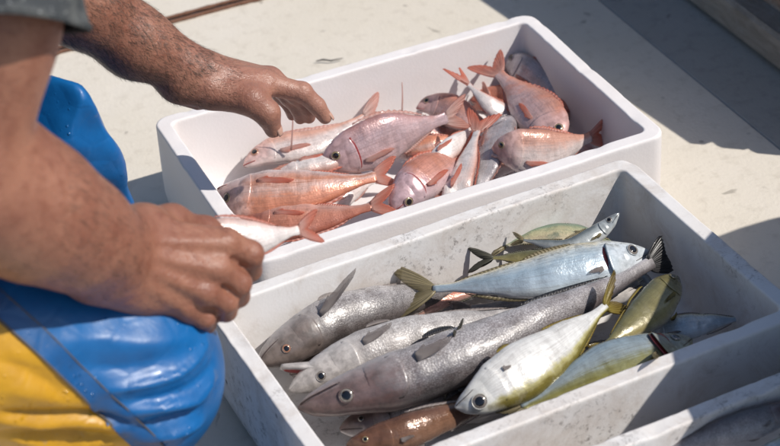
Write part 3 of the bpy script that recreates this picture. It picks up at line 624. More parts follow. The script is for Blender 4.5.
# metacarpals
KN = [(-0.1157,-0.2965,0.4037), (-0.1320,-0.3115,0.3874), (-0.1502,-0.3187,0.3681), (-0.1704,-0.3142,0.3508)]
W4 = [(-0.2003,-0.2843,0.4350), (-0.2104,-0.2988,0.4278), (-0.2186,-0.3052,0.4150), (-0.2241,-0.3084,0.3991)]
for a, b, r0, r1 in zip(W4, KN, (.021, .023, .023, .020), (.0145, .0150, .0140, .0125)): B.cone(a, b, r0, r1, .018)
for a, r in zip(KN, (.0135, .0142, .0133, .0120)): B.ball(a, r, .008)
# fingers: proximal, middle, tip; curled round the fish
FING = [[KN[0], (-0.0925,-0.2992,0.3831), (-0.0895,-0.2820,0.3501), (-0.1056,-0.2684,0.3419)], [KN[1], (-0.1135,-0.3130,0.3623), (-0.1103,-0.2958,0.3327), (-0.1210,-0.2804,0.3264)], [KN[2], (-0.1315,-0.3183,0.3492), (-0.1274,-0.3023,0.3237), (-0.1384,-0.2875,0.3164)], [KN[3], (-0.1554,-0.3160,0.3358), (-0.1504,-0.3012,0.3145), (-0.1592,-0.2859,0.3073)]]
for f, r in zip(FING, (.0138, .0136, .0128, .0116)):
    g = Field(); B.cone(f[0], f[1], r * 1.12, r, .005); B.cone(f[1], f[2], r, r * .92, .003); B.cone(f[2], f[3], r * .92, r * .82, .003); B.ball(f[1], r * 1.03, .004)
# creases between the fingers
B.groove((-0.1193,-0.3148,0.3951), (-0.0977,-0.3149,0.3719), .0022, .007); B.groove((-0.1355,-0.3229,0.3757), (-0.1196,-0.3262,0.3539), .0020, .006); B.groove((-0.1553,-0.3267,0.3600), (-0.1417,-0.3258,0.3425), .0018, .006)
# tendons and veins on the back of the hand
for a, b in (((-0.1971,-0.3107,0.4454), (-0.1272,-0.3073,0.4146)), ((-0.2041,-0.3214,0.4363), (-0.1398,-0.3233,0.3954)), ((-0.2096,-0.3270,0.4259), (-0.1569,-0.3309,0.3762)), ((-0.2139,-0.3301,0.4108), (-0.1774,-0.3261,0.3628))): B.cone(a, b, .0022, .0032, .010)
for a, r in zip(KN, (.0075, .0085, .0080, .0070)): B.ball(np.array(a) + np.array((-.31, -.757, .575)) * .0105, r, .010)
# thumb, along the far side and under the fish
B.chain([(-0.1951,-0.2681,0.4330), (-0.1556,-0.2464,0.4133), (-0.1175,-0.2340,0.3806), (-0.0975,-0.2399,0.3576)], [.024, .0165, .0135, .011], .014)
# ---- far (left) arm
SHL = (-.37, .23, .80); ELL = (-0.1800,0.1694,0.5387); WRL = (0.0040,0.1446,0.3447)
B.chain([SHL, ELL], [.062, .050], .04)
B.chain([ELL, (-0.1191,0.1688,0.4665), (-0.0625,0.1605,0.3992), WRL], [.050, .050, .041, .0300], .025)
B.chain([(-0.0184,0.1479,0.3455), (0.0177,0.1478,0.3389)], [.027, .021], .02); B.chain([(-0.0201,0.1400,0.3343), (0.0162,0.1280,0.3207)], [.020, .019], .02)
B.cone((-0.0160,0.1436,0.3152), (-0.0004,0.1380,0.3075), .0105, .0115, .008)
KL = [(0.0834,0.1231,0.3157), (0.0985,0.1430,0.3066), (0.1034,0.1652,0.2951), (0.1019,0.1849,0.2854)]
WL = [(0.0194,0.1407,0.3305), (0.0263,0.1518,0.3314), (0.0311,0.1662,0.3269), (0.0333,0.1787,0.3183)]
for a, b, r0, r1 in zip(WL, KL, (.021, .021, .020, .018), (.0165, .0150, .0140, .0125)): B.cone(a, b, r0, r1, .016)
for a, r in zip(KL, (.0150, .0140, .0130, .0118)): B.ball(a, r, .008)
FL = [[KL[0], (0.1250,0.1061,0.2985), (0.1426,0.1009,0.2751), (0.1516,0.0965,0.2567)], [KL[1], (0.1251,0.1226,0.2854), (0.1374,0.1205,0.2633), (0.1395,0.1263,0.2459)], [KL[2], (0.1194,0.1377,0.2762), (0.1291,0.1321,0.2566), (0.1301,0.1345,0.2429)], [KL[3], (0.1172,0.1584,0.2674), (0.1247,0.1498,0.2515), (0.1247,0.1488,0.2414)]]
FL[0] = [KL[0], (0.1262,0.1056,0.2984), (0.1412,0.0969,0.2777), (0.1493,0.0937,0.2605)]
for f, r in zip(FL, (.0125, .0118, .0112, .0100)):
    B.cone(f[0], f[1], r * 1.2, r, .006); B.cone(f[1], f[2], r, r * .9, .003); B.cone(f[2], f[3], r * .9, r * .74, .003); B.ball(f[1], r * 1.05, .004)
# left thumb hangs down towards the fish
B.chain([(0.0172,0.1228,0.3231), (0.0546,0.0946,0.3148), (0.0693,0.0823,0.2979), (0.0744,0.0813,0.2733)], [.0225, .0185, .0148, .0112], .010); B.ball((0.0696,0.0829,0.2989), .0152, .004)
B.cone((0.0388,0.1160,0.3258), (0.0738,0.1061,0.3144), .012, .010, .012)
for a, b in (((0.0256,0.1279,0.3553), (0.0829,0.1257,0.3276)), ((0.0206,0.1240,0.3474), (0.0712,0.1156,0.3306))): B.cone(a, b, .0028, .0036, .010)
V, F = B.mesh(.0024, 1)
body = mk('body', V, F, M_SKIN, man)
def nail(c, along, nrm, w, l):
    c = np.array(c); al = np.array(along, float); al /= np.linalg.norm(al); nn = np.array(nrm, float); nn -= al * (nn @ al); nn /= np.linalg.norm(nn); sd = np.cross(al, nn)
    u, q = np.meshgrid(np.linspace(-1, 1, 9), np.linspace(-1, 1, 7), indexing='ij')
    G = c + sd * (q * w * (1 - .25 * np.clip(u, 0, 1) ** 2))[..., None] + al * (u * l)[..., None] + nn * (-.32 * w * q ** 2 - .1 * l * u * u)[..., None]
    Vg, Fg, _ = sheet(G, .0009); mk('fingernail', Vg, Fg, M_NAIL, man)
cam_r = np.array((0.906, -0.418, -0.06)); cam_u = np.array((0.286, 0.502, 0.816)); cam_b = np.array((-.31, -.757, .575))
def nail_on(tip, prev, r, nrm, w, l):
    tip = np.array(tip); al = tip - np.array(prev); al /= np.linalg.norm(al); nn = nrm - al * (nrm @ al); nn /= np.linalg.norm(nn); nail(tip + nn * r + al * r * .15, al, nn, w, l)
nail_on((0.0744,0.0813,0.2733), (0.0693,0.0823,0.2979), .0113, cam_r * .9 + cam_b * .5, .0062, .0068)
nail_on(FL[0][3], FL[0][2], .0094, cam_r * .6 + cam_u * .5 + cam_b * .3, .0052, .0062)
# ---- arm hair
def arm_hair(segs, n, seed):
    rs = np.random.default_rng(seed); me = body.data; off = np.array(man.location)
    co = np.empty(len(me.vertices) * 3, dtype=np.float32); me.vertices.foreach_get('co', co); co = co.reshape(-1, 3) + off
    no = np.empty(len(me.vertices) * 3, dtype=np.float32); me.vertex_normals.foreach_get('vector', no); no = no.reshape(-1, 3)
    Vv = []; Ff = []
    for a, b, rad, cnt in segs:
        a = np.array(a); b = np.array(b); ax = (b - a) / np.linalg.norm(b - a); h = (co - a) @ ax; dist = np.linalg.norm(co - a - h[:, None] * ax, axis=1)
        idx = np.nonzero((h > 0) & (h < np.linalg.norm(b - a)) & (dist < rad))[0]
        if len(idx) == 0: continue
        for i in rs.choice(idx, cnt):
            p = co[i] + rs.normal(0, .0008, 3); nn = no[i]; d = ax + rs.normal(0, .35, 3) - np.array([0, 0, .25]); d -= nn * (d @ nn); d /= np.linalg.norm(d) + 1e-9
            l = rs.uniform(.007, .014); sd = np.cross(d, nn) * .00015; k = rs.uniform(.12, .4)
            p0 = p - nn * .0004; p1 = p + d * l * .5 + nn * l * k * .5; p2 = p + d * l + nn * l * k * .6; o = len(Vv)
            Vv += [p0 - sd, p0 + sd, p1 - sd * .8, p1 + sd * .8, p2]; Ff += [(o, o + 1, o + 3, o + 2), (o + 2, o + 3, o + 4)]
    h = mk('arm_hair', np.array(Vv), Ff, M_HAIR, man); h['kind'] = 'stuff'
arm_hair([((-0.1378,0.1782,0.4862), (0.0040,0.1446,0.3447), .075, 6500), ((0.0040,0.1446,0.3447), (0.0502,0.1297,0.3326), .045, 500), ((-0.3298,-0.3468,0.5610), (-0.2332,-0.3175,0.4431), .075, 1500)], 0, 5)
hair = Field(); hair.ell((-.325, .01, 1.075), np.eye(3), (.098, .084, .10), .01); hair.groove((-.20, .01, 1.0), (-.215, .01, 1.06), .07, .01)
V, F = hair.mesh(.006); mk('hair', V, F, M_HAIR, man)
# ---- shirt and sleeves
S = Field(); S.ell((-.44, .02, .58), np.eye(3), (.145, .185, .27), .04); S.ell((-.40, .02, .75), np.eye(3), (.135, .205, .13), .06)
S.cone(SH, np.array(SH) + (np.array((-0.2998,-0.3423,0.7396)) - np.array(SH)) * .25, .083, .080, .05); S.cone(SHL, np.array(SHL) + (np.array(ELL) - np.array(SHL)) * .3, .075, .068, .05)
V, F = S.mesh(.008, 2); V = V + np.array([[0, 0, 1]]) * np.array([n3(v, 12) * .012 for v in V])[:, None]; mk('shirt', V, F, M_SHIRT, man)
def sleeve(a, b, r0, r1, flare, seed, skew=(0, 0, 0)):
    a = np.array(a, float); b = np.array(b, float); ax = (b - a); L = np.linalg.norm(ax); ax /= L
    u = np.cross(ax, (0, 0, 1)); u /= np.linalg.norm(u); w = np.cross(u, ax); sk = np.array(skew, float); rows = []
    for i, s in enumerate(np.linspace(0, 1, 40)):
        row = []
        for j in range(73):
            t = 2 * math.pi * j / 72; d = u * math.cos(t) + w * math.sin(t)
            r = r0 + (r1 - r0) * s + flare * s ** 3 * (.5 + .5 * math.cos(t * 3 + seed)) + .004 * math.sin(5 * t + 9 * s + seed) * s + .006 * n3(a + d * .1 + ax * s * L, 22, seed)
            c = a + ax * s * L; row.append(c + d * r + ax * (sk @ d) * s * r)
        rows.append(row)
    G = np.array(rows); Vg, Fg, _ = sheet(G, .0022); o = mk('sleeve', Vg, Fg, M_SHIRT, man)
    hem = tube(G[-1] - ax * .004, .0022, 6); mk('sleeve_hem', *hem, M_SHIRT, o)
sleeve(SH, (-0.3137,-0.3516,0.7460), .086, .078, .010, 1.0, np.array((0.906, -0.418, -0.06)) * .30 + np.array((-.31, -.757, .575)) * .28)
sleeve(SHL, np.array(SHL) + (np.array(ELL) - np.array(SHL)) * .6, .080, .078, .01, 2.0)
# ---- oilskin trousers: right knee beside the front box, left knee beyond it
T = Field()
KR = (-0.2463,-0.2628,0.2819)
T.chain([(-.52, -.12, .33), (-0.3823,-0.2464,0.3517), KR], [.125, .112, .100], .05)
T.chain([KR, (-0.2321,-0.2573,0.2447), (-0.2659,-0.1577,0.0271), (-.22, -.33, .04)], [.096, .090, .080, .07], .04)
T.chain([(-.52, .16, .33), (-0.2507,0.1545,0.3070), (-0.2036,0.1513,0.2935)], [.12, .08, .07], .05)
T.ell((-.50, .02, .38), np.eye(3), (.14, .19, .14), .05)
FOLDS = []
V, F = T.mesh(.0038, 2)
FOLDS = [
  ([(-0.2804, -0.3649, 0.3223), (-0.2342, -0.3654, 0.3143), (-0.1936, -0.3542, 0.308), (-0.1602, -0.3255, 0.3073)], 0.0032, 0.0103),
  ([(-0.2705, -0.3684, 0.3051), (-0.2274, -0.3688, 0.2955), (-0.1919, -0.3576, 0.2886), (-0.1575, -0.3288, 0.2858)], 0.0032, -0.0092),
  ([(-0.2657, -0.37, 0.2911), (-0.2238, -0.3695, 0.2839), (-0.1884, -0.3564, 0.2701), (-0.1633, -0.3373, 0.2727)], 0.0037, 0.0126),
  ([(-0.2584, -0.3707, 0.2698), (-0.2205, -0.3684, 0.2656), (-0.1864, -0.3545, 0.2542)], 0.0037, -0.0115),
  ([(-0.2547, -0.3686, 0.2531), (-0.2165, -0.3646, 0.2446), (-0.1854, -0.3514, 0.235)], 0.0042, 0.0138),
  ([(-0.3124, -0.3509, 0.3851), (-0.2712, -0.3429, 0.3696), (-0.2232, -0.3465, 0.3469), (-0.1843, -0.3366, 0.3312)], 0.012, 0.0057),
  ([(-0.3079, -0.3577, 0.3629), (-0.2695, -0.3574, 0.3435), (-0.2283, -0.3562, 0.3339), (-0.1743, -0.3349, 0.3195)], 0.009, -0.0057),
  ([(-0.3857, -0.3708, 0.3446), (-0.3482, -0.3683, 0.3244), (-0.2997, -0.3658, 0.3008), (-0.2646, -0.3702, 0.2775)], 0.0028, -0.0161),
  ([(-0.3873, -0.3698, 0.3342), (-0.3451, -0.3653, 0.3077), (-0.3013, -0.3648, 0.2888), (-0.2636, -0.3698, 0.2687)], 0.0032, 0.0115),
  ([(-0.3896, -0.3662, 0.3168), (-0.3514, -0.3613, 0.2941), (-0.3126, -0.3594, 0.2734), (-0.2699, -0.3667, 0.2554)], 0.0028, -0.0115),
  ([(-0.3765, -0.3606, 0.2964), (-0.3325, -0.3504, 0.264), (-0.2848, -0.3621, 0.2528)], 0.0037, 0.0115),
  ([(-0.3414, -0.3548, 0.3993), (-0.3202, -0.3624, 0.3586), (-0.2967, -0.3652, 0.3188)], 0.0046, 0.0046),
  ([(-0.3796, -0.3689, 0.3748), (-0.3443, -0.3686, 0.3475), (-0.3025, -0.3654, 0.3148)], 0.009, 0.0069),
  ([(-0.3734, -0.3618, 0.3983), (-0.3484, -0.365, 0.3757), (-0.3242, -0.3658, 0.3409)], 0.0046, -0.0057),
]

vn = np.zeros_like(V); fn = np.cross(V[F[:, 2]] - V[F[:, 0]], V[F[:, 3]] - V[F[:, 1]])
for q in range(4): np.add.at(vn, F[:, q], fn)
vn /= np.linalg.norm(vn, axis=1, keepdims=True) + 1e-12
disp = np.array([.005 * n3(v, 9, 2) + .0008 * n3(v, 45, 5) for v in V])
for pl, wdt, hgt in FOLDS:
    C = cr_curve(pl, 40); near = np.nonzero(np.all((V > C.min(0) - .06) & (V < C.max(0) + .06), axis=1))[0]
    if len(near) == 0: continue
    dd = np.linalg.norm(V[near][:, None, :] - C[None], axis=2); m = dd.min(1); tt = dd.argmin(1) / 39
    disp[near] += hgt * np.exp(-(m / (wdt * 1.15)) ** 1.6) * np.sin(np.clip(tt * .9 + .05, 0, 1) * math.pi) ** .6
for _ in range(2):
    sm = np.zeros(len(V)); ct = np.zeros(len(V))
    for q in range(4): np.add.at(sm, F[:, q], disp[F[:, (q + 1) % 4]] + disp[F[:, (q + 3) % 4]]); np.add.at(ct, F[:, q], 2)
    disp = .5 * disp + .5 * sm / np.maximum(ct, 1)
V = V + vn * disp[:, None]
SA, SB, SN = ((-0.3613, -0.3458, 0.4242),(-0.2943, -0.3664, 0.303),(0.037,-0.894,0.305))
SA = np.array(SA); sd = np.array(SB) - SA; sdl = np.linalg.norm(sd); sd /= sdl; pn = np.cross(sd, np.array(SN)); pn /= np.linalg.norm(pn)
if pn[2] < 0: pn = -pn
wob = np.array([.004 * n3(v, 9, 4) for v in V]); dist = (V - SA) @ pn + wob
snap = np.abs(dist) < .0026; V[snap] -= dist[snap][:, None] * pn; dist[snap] = 0
fc = dist[F].mean(1); onleg = np.abs((V[F].mean(1) - SA) @ sd) < 9; left_leg = V[F].mean(1)[:, 1] > -.06
yel = (fc < 0) & ~left_leg
mk('overalls', *compact(V, F[~yel]), M_BLUE, man)
mk('yellow_leg', *compact(V, F[yel]), M_YELLOW, man)
vn2 = np.zeros_like(V); fn = np.cross(V[F[:, 2]] - V[F[:, 0]], V[F[:, 3]] - V[F[:, 1]])
for q in range(4): np.add.at(vn2, F[:, q], fn)
vn2 /= np.linalg.norm(vn2, axis=1, keepdims=True) + 1e-12
sn2 = np.abs(dist - .023) < .0026; V[sn2] -= (dist[sn2] - .023)[:, None] * pn; dist[sn2] = .023; fc = dist[F].mean(1)
tp = (fc > 0) & (fc < .023) & ~left_leg & (vn2[F].mean(1) @ np.array((-.31, -.757, .575)) > -.2)
Vt, Ft = compact(np.c_[V + vn2 * .0016, vn2], F[tp]); tape = mk('seam_tape', Vt[:, :3], Ft, M_SEAM, man)
def seam_line(lv, r, m, off=.0022):
    idx = np.nonzero((np.abs(dist - lv) < .0032) & (vn2 @ np.array((-.31, -.757, .575)) > -.15) & (V[:, 1] < -.06))[0]
    if len(idx) < 8: return
    P = V[idx] + vn2[idx] * off - (dist[idx] - lv)[:, None] * pn; t = (P - SA) @ sd; o = np.argsort(t); P = P[o]; t = t[o]
    g = np.arange(t[0], t[-1], .006); Q = np.stack([np.interp(g, t, P[:, c]) for c in range(3)], 1)
    for _ in range(2): Q[1:-1] = (Q[:-2] + 2 * Q[1:-1] + Q[2:]) / 4
    mk('stitching', *tube(Q, r, 6), m, tape)
seam_line(.001, .0013, M_SEWN, .0016); seam_line(.0225, .0008, M_SEWN, .0018)
# stiff pleat over the left knee
import bmesh
bm = bmesh.new()
for p in ((-0.1507,0.0623,0.4136), (-0.1879,0.1088,0.4199), (-0.1255,0.0690,0.3144), (-0.1114,0.0868,0.2410), (-0.1122,0.1046,0.1944), (-0.1644,0.1268,0.1433), (-0.2634,0.0833,0.2066), (-0.2310,0.1765,0.3815), (-0.2744,0.0815,0.2852), (-0.1939,0.0405,0.3529), (-0.1607,0.0731,0.2659), (-0.1666,0.2146,0.3273), (-0.1084,0.2121,0.1815), (-0.1961,0.2619,0.3041), (-0.1418,0.2055,0.0852)): bm.verts.new(p)
bmesh.ops.convex_hull(bm, input=bm.verts); bmesh.ops.delete(bm, geom=[v for v in bm.verts if not v.link_faces], context='VERTS')
bmesh.ops.bevel(bm, geom=list(bm.edges), offset=.007, segments=3, profile=.5, affect='EDGES', clamp_overlap=True)
bmesh.ops.triangulate(bm, faces=bm.faces[:])
for _ in range(4): bmesh.ops.subdivide_edges(bm, edges=[e for e in bm.edges if e.calc_length() > .010], cuts=1); bmesh.ops.triangulate(bm, faces=bm.faces[:])
bm.normal_update()
for _ in range(3): bmesh.ops.smooth_vert(bm, verts=bm.verts, factor=.4, use_axis_x=True, use_axis_y=True, use_axis_z=True)
bm.normal_update()
for v in bm.verts: v.co += v.normal * (.010 * n3(v.co, 13, 6) + .003 * n3(v.co, 32, 1))
mk('left_knee_pleat', [tuple(v.co) for v in bm.verts], [tuple(v.index for v in f.verts) for f in (bm.verts.index_update(), bm.faces)[1]], M_BLUE, man); bm.free()

# ------------------------------------------------------------------ the fish
GA = 'pink fish in the back box'; GF = 'grey and silver fish in the front box'
AW = (.10, .80, .58); TOW = (-.10, -.80, -.45); UPR = (.05, .35, .95)
# ---- back box, from underneath to the top
fish('sea_bream', 'bream', [(0.1443,0.2118,0.0550), (0.2023,0.2067,0.0550), (0.2628,0.2232,0.0500)], AW, PALE, F_PINK, E_GOLD, 'pale bream lying underneath the orange striped fish', GA, fat=1.1)
fish('sea_bream', 'bream', [(0.4123,0.1314,0.0450), (0.3833,0.1976,0.0500), (0.3631,0.2601,0.0500)], TOW, PALE, F_PINK, E_GOLD, 'pale bream mostly buried under the round headed pink fish', GA, fat=1.15)
fish('sea_bream', 'bream', [(0.3135,0.2828,0.0500), (0.3593,0.2445,0.0600), (0.4179,0.2501,0.0600)], AW, ORANGE, F_ORANGE, E_GOLD, 'orange bream half buried in the middle of the back box', GA, fat=1.15)
fish('sea_bream', 'bream', [(0.5186,0.1517,0.0400), (0.5031,0.2432,0.0450), (0.4934,0.3192,0.0500)], AW, SILVERB, F_PINK, E_SILV, 'silver pink bream buried under the large bream on the right', GA, fat=1.1)
fish('sea_bream', 'bream', [(0.1084,0.3359,0.0600), (0.1542,0.3372,0.0680), (0.2232,0.3233,0.0720), (0.3033,0.3395,0.0800)], (.05, .9, .32), PALE, F_PINK, E_RED, 'white bellied bream under the open hand, its tail to the foam wall', GA, fat=0.85, wide=.8, tail=1.05, spine_up=((0.1728,0.3076,0.0820), (0.1837,0.3106,0.1500)))
fish('sea_bream', 'bream', [(0.5493,0.3828,0.0850), (0.5643,0.3255,0.0750), (0.5776,0.2700,0.0620), (0.5871,0.2333,0.0580)], AW, SILVERB, F_ORANGE, E_SILV, 'grey bream lying in the shade of the far right foam wall', GA, fat=1.05)
fish('sea_bream', 'bream', [(0.3832,0.3404,0.0680), (0.4085,0.3251,0.0700), (0.4364,0.2705,0.0650), (0.4770,0.2555,0.0500)], AW, PINK, F_PINK, E_GOLD, 'peach coloured bream with only its head showing near the far wall', GA, fat=1.15, spine_up=((0.3500,0.3156,0.0850), (0.3593,0.3302,0.1250)))
fish('sea_bream', 'bream', [(0.5157,0.2206,0.0500), (0.4878,0.2377,0.0700), (0.4601,0.2577,0.0950), (0.4481,0.2964,0.1120)], (.6, .5, .5), WHITE, F_ORANGE, E_GOLD, 'bream diving into the pile with its pink forked tail raised, white stalk', GA, fat=0.85, tail=1.45, tail_roll=1.0)
fish('sea_bream', 'bream', [(0.1910,0.2448,0.0850), (0.2242,0.2396,0.0920), (0.2968,0.2394,0.1000), (0.3925,0.2536,0.0950)], UPR, MAUVE, F_PINK, E_GOLD, 'mauve grey bream with a red gill slit in the middle of the back box', GA, fat=1.18, eye_up=-.04, gill_open=0.24, tail=.9)
fish('sea_bream', 'bream', [(0.2975,0.0861,0.0500), (0.3289,0.0975,0.0850), (0.3665,0.1381,0.0980), (0.4023,0.1773,0.1120)], (.8, .2, .3), WHITE, F_ORANGE, E_GOLD, 'pale bream head down against the front rim with its forked tail up', GA, fat=0.9, tail=1.25, tail_roll=.3)
fish('sea_bream', 'bream', [(0.4780,0.2373,0.0750), (0.4465,0.1980,0.0830), (0.3977,0.1371,0.0800), (0.3594,0.0998,0.0600)], (.85, .3, .3), SILVERB, F_PINK, E_SILV, 'silver white bream with a dark eye squeezed between two pink bream', GA, fat=1.0)
fish('sea_bream', 'bream', [(0.4981,0.1138,0.0900), (0.5012,0.1626,0.1000), (0.5061,0.2403,0.1000), (0.5049,0.3123,0.1050)], (.85, .35, .35), PINK, F_ORANGE, E_GOLD, 'large pink and blue bream pointing right with its orange tail by the far wall', GA, fat=1.14, open_mouth=.35, tail=1.1, eye_scale=1.0)
fish('sea_bream', 'bream', [(0.2288,0.0912,0.0840), (0.2540,0.1021,0.0980), (0.3097,0.1311,0.0980), (0.3941,0.1918,0.0750)], (-.35, .75, .65), ROUND, F_ORANGE, E_GOLD, 'round pink bream with its head against the front rim of the box', GA, fat=0.98, wide=1.3, gill_open=.3, eye_up=-.35)
fish('sea_bream', 'bream', [(0.4086,0.1450,0.1000), (0.4299,0.1203,0.1020), (0.4839,0.1109,0.0880), (0.5555,0.1281,0.0800)], UPR, PALE, F_ORANGE, E_GOLD, 'pink bream at the right front corner with a dark red snout', GA, fat=1.32, tail=1.3, tail_roll=.2, open_mouth=.2, wide=1.2)
fish('sea_bream', 'bream', [(0.0484,0.1844,0.0850), (0.0840,0.1459,0.0880), (0.1517,0.1167,0.0920), (0.2058,0.0994,0.1000)], TOW, REDDARK, F_ORANGE, E_RED, 'dark red fish lying along the front rim under the striped orange fish', GA, fat=0.9, wide=.8)
fish('sea_bream', 'bream', [(0.0377,0.2393,0.1000), (0.0709,0.1991,0.1060), (0.1443,0.1640,0.1100), (0.2334,0.1453,0.1120)], TOW, ORANGE, F_ORANGE, E_GOLD, 'long orange striped fish with its pale head by the left foam wall', GA, fat=1.0, wide=1.0, gill_open=0.4, tail=.75)
fish('sea_bream', 'bream', [(-0.1434,-0.2134,0.3678), (-0.1026,-0.2112,0.3492), (-0.0499,-0.2117,0.3335), (-0.0017,-0.2014,0.3208)], (.1, .6, .8), WHITE, F_ORANGE, E_GOLD, 'small white fish gripped in the near hand, orange tail over the rim', 'fish held over the boxes', fat=1.05, tail=.95, pec_lift=.5)
# ---- front box
fish('hake', 'hake', [(0.0954,-0.0696,0.0500), (0.1913,-0.0742,0.0550), (0.3031,-0.0789,0.0500)], AW, REDDARK, F_DARK, E_SILV, 'dark reddish fish deep in the gap beside the silver blue fish', GF, fat=.9)
fish('hake', 'hake', [(0.1014,-0.2614,0.0450), (0.2280,-0.2753,0.0500), (0.3949,-0.2743,0.0450)], AW, HAKE, F_GREY, E_SILV, 'grey fish at the bottom of the front box under the mackerel', GF)
fish('mackerel', 'mack', [(0.4012,-0.2633,0.0600), (0.4543,-0.2922,0.0720), (0.5224,-0.3092,0.0700)], AW, BLUES, F_GREY, E_SILV, 'blue grey fish lying low in the shaded right corner', GF, fat=1.2)
fish('mackerel', 'mack', [(0.4719,-0.1949,0.0400), (0.4656,-0.1056,0.0450), (0.4582,-0.0399,0.0500)], AW, STEEL, F_DARK, E_SILV, 'dark fish in the shaded back corner of the front box', GF)
fish('mackerel', 'mack', [(0.1363,-0.2591,0.0600), (0.1574,-0.2385,0.0950), (0.1646,-0.2376,0.1280)], (.9, .3, .3), DARKG, F_DARK, E_SILV, 'fish under the long hake showing only its dark green forked tail', GF, fat=.6, wide=.6, tail_roll=.5, tail=1.8, tail_spread=1.7)
fish('wrasse', 'mack', [(0.4580,-0.1079,0.0750), (0.4197,-0.0814,0.0880), (0.3734,-0.0584,0.0900), (0.3257,-0.0488,0.0850)], (.05, .95, -.05), GREEN, F_TAN, E_GOLD, 'green and yellow mottled fish by the back wall of the front box', GF, fat=1.75, dfin=1.2)
fish('mackerel', 'mack', [(0.4048,-0.1334,0.0850), (0.3650,-0.1138,0.0900), (0.3293,-0.0918,0.0920), (0.2942,-0.0766,0.0950)], AW, OLIVE, F_DARK, E_SILV, 'olive grey fish with a dark forked tail by the back wall', GF, fat=1.2, tail=1.6, tail_bend=.2)
fish('mackerel', 'mack', [(0.4603,-0.1106,0.1280), (0.4352,-0.1110,0.1120), (0.3848,-0.1123,0.1040), (0.3414,-0.0695,0.1020)], AW, STEEL, F_TAN, E_SILV, 'slim silver grey fish curved over the green fish', GF, fat=0.85, wide=.8, tail=.7)
fish('hake', 'hake', [(-0.0432,-0.1132,0.0800), (0.0017,-0.1077,0.0880), (0.0818,-0.0923,0.0900), (0.1841,-0.0765,0.0720), (0.2665,-0.0657,0.0500)], (-.20, -.62, -.55), HAKE, F_GREY, E_RED, 'grey brown hake nearest the back left corner with raised side fins', GF, spine_up=((0.0551,-0.0856,0.1050), (0.0907,-0.0834,0.1350)), fat=1.3, wide=1.3, pec_lift=.9, pec_len=1.1, gill_open=0.19)
fish('bonito', 'mack', [(0.4725,-0.1674,0.0980), (0.4095,-0.1656,0.1040), (0.2974,-0.1470,0.1050), (0.2005,-0.0973,0.0940)], AW, BLUES, F_TAN, E_SILV, 'silver blue fish with a pale spotted back and forked tail', GF, fat=1.08, tail=1.3, gill_open=.8, tail_spread=1.25, pec_lift=0.25, tail_roll=.25, pfin=F_GREY, pec_len=0.6)
fish('hake', 'hake', [(-0.0315,-0.1856,0.0880), (0.0226,-0.1838,0.0940), (0.1162,-0.1804,0.0960), (0.2115,-0.1778,0.0850), (0.3185,-0.1722,0.0700)], (-.20, -.62, -.55), HAKES, F_GREY, E_SILV, 'pale silver hake with its mouth hanging open', GF, fat=1.2, open_mouth=0.5, pec_lift=0.35, gill_open=0.15, wide=1.15, pec_len=0.8)
fish('hake', 'hake', [(-0.0353,-0.2236,0.0920), (0.0130,-0.2365,0.0970), (0.1103,-0.2495,0.1020), (0.2494,-0.2374,0.1040), (0.3747,-0.2111,0.1000), (0.4637,-0.1868,0.0980)], (-.20, -.62, -.55), HAKED, F_BLACK, E_SILV, 'longest hake, dark headed and grey, stretching across the whole front box', GF, fat=0.96, pec_lift=.35, tail=0.55, tail_spread=1.4, tail_roll=.4, wide=1.05, pfin=F_GREY, pec_len=0.65, gill_open=0.19)
fish('hake', 'hake', [(-0.0131,-0.3129,0.0940), (0.0227,-0.3222,0.0980), (0.0807,-0.3242,0.0960), (0.1883,-0.3010,0.0700)], (.0, .7, .7), BROWN, F_GREY, E_GOLD, 'reddish brown fish along the front rim of the stained box', GF, fat=1.35, wide=1.2, pec_len=0.6)
fish('mackerel', 'mack', [(0.4728,-0.2287,0.1000), (0.4401,-0.2538,0.1040), (0.3882,-0.2837,0.1040), (0.3212,-0.3134,0.1080)], (-.35, .8, .45), OLIVE, F_YELL, E_GOLD, 'plain olive brown mackerel lying nose to the shaded wall', GF, fat=1.45, tail=.75, wide=1.3)
fish('mackerel', 'mack', [(0.4236,-0.3439,0.1000), (0.3689,-0.3498,0.1060), (0.2814,-0.3501,0.1080), (0.1884,-0.3570,0.1000)], (.1, .92, .15), BLUEY, F_TAN, E_SILV, 'mackerel with a blue grey back and yellow side against the front rim', GF, fat=1.45, gill_open=1.6, pec_lift=1.6, pec_len=1.2)
fish('mackerel', 'mack', [(0.1173,-0.3285,0.1080), (0.1519,-0.3342,0.1160), (0.2418,-0.3144,0.1220), (0.3540,-0.2613,0.1200)], (.33, -.70, -.50), HORSE, F_YELL, E_SILV, 'white bellied mackerel with a yellow edge and large round eye', GF, fat=1.32, tail=1.05, tail_roll=.5, tail_spread=1.3, pfin=F_GREY, pec_len=0.35, eye_scale=1.3)
# ---- the box in the lower right corner
fish('hake', 'hake', [(0.4559,-0.5159,0.1180), (0.4136,-0.5197,0.1180), (0.3500,-0.5172,0.1180), (0.2691,-0.5038,0.1100)], AW, HAKED, F_GREY, E_GOLD, 'grey brown fish in the box cut off by the lower right corner', 'fish in the corner box', fat=1.15, wide=1.3)
fish('sea_bream', 'bream', [(0.3030,0.1630,0.0850), (0.3259,0.1581,0.1000), (0.3604,0.1717,0.1040), (0.4093,0.2077,0.0980)], (-.3, -.75, -.5), WHITE, F_ORANGE, E_GOLD, 'small bream with its white belly up in the middle of the pile', GA, fat=.8)
fish('sea_bream', 'bream', [(0.1169,0.2559,0.0800), (0.1628,0.2495,0.0850), (0.2278,0.2416,0.0880), (0.2799,0.2521,0.0850)], (-.1, -.85, -.1), WHITE, F_ORANGE, E_GOLD, 'slim bream showing a white belly between the mauve and striped fish', GA, fat=.6, tail=.9)
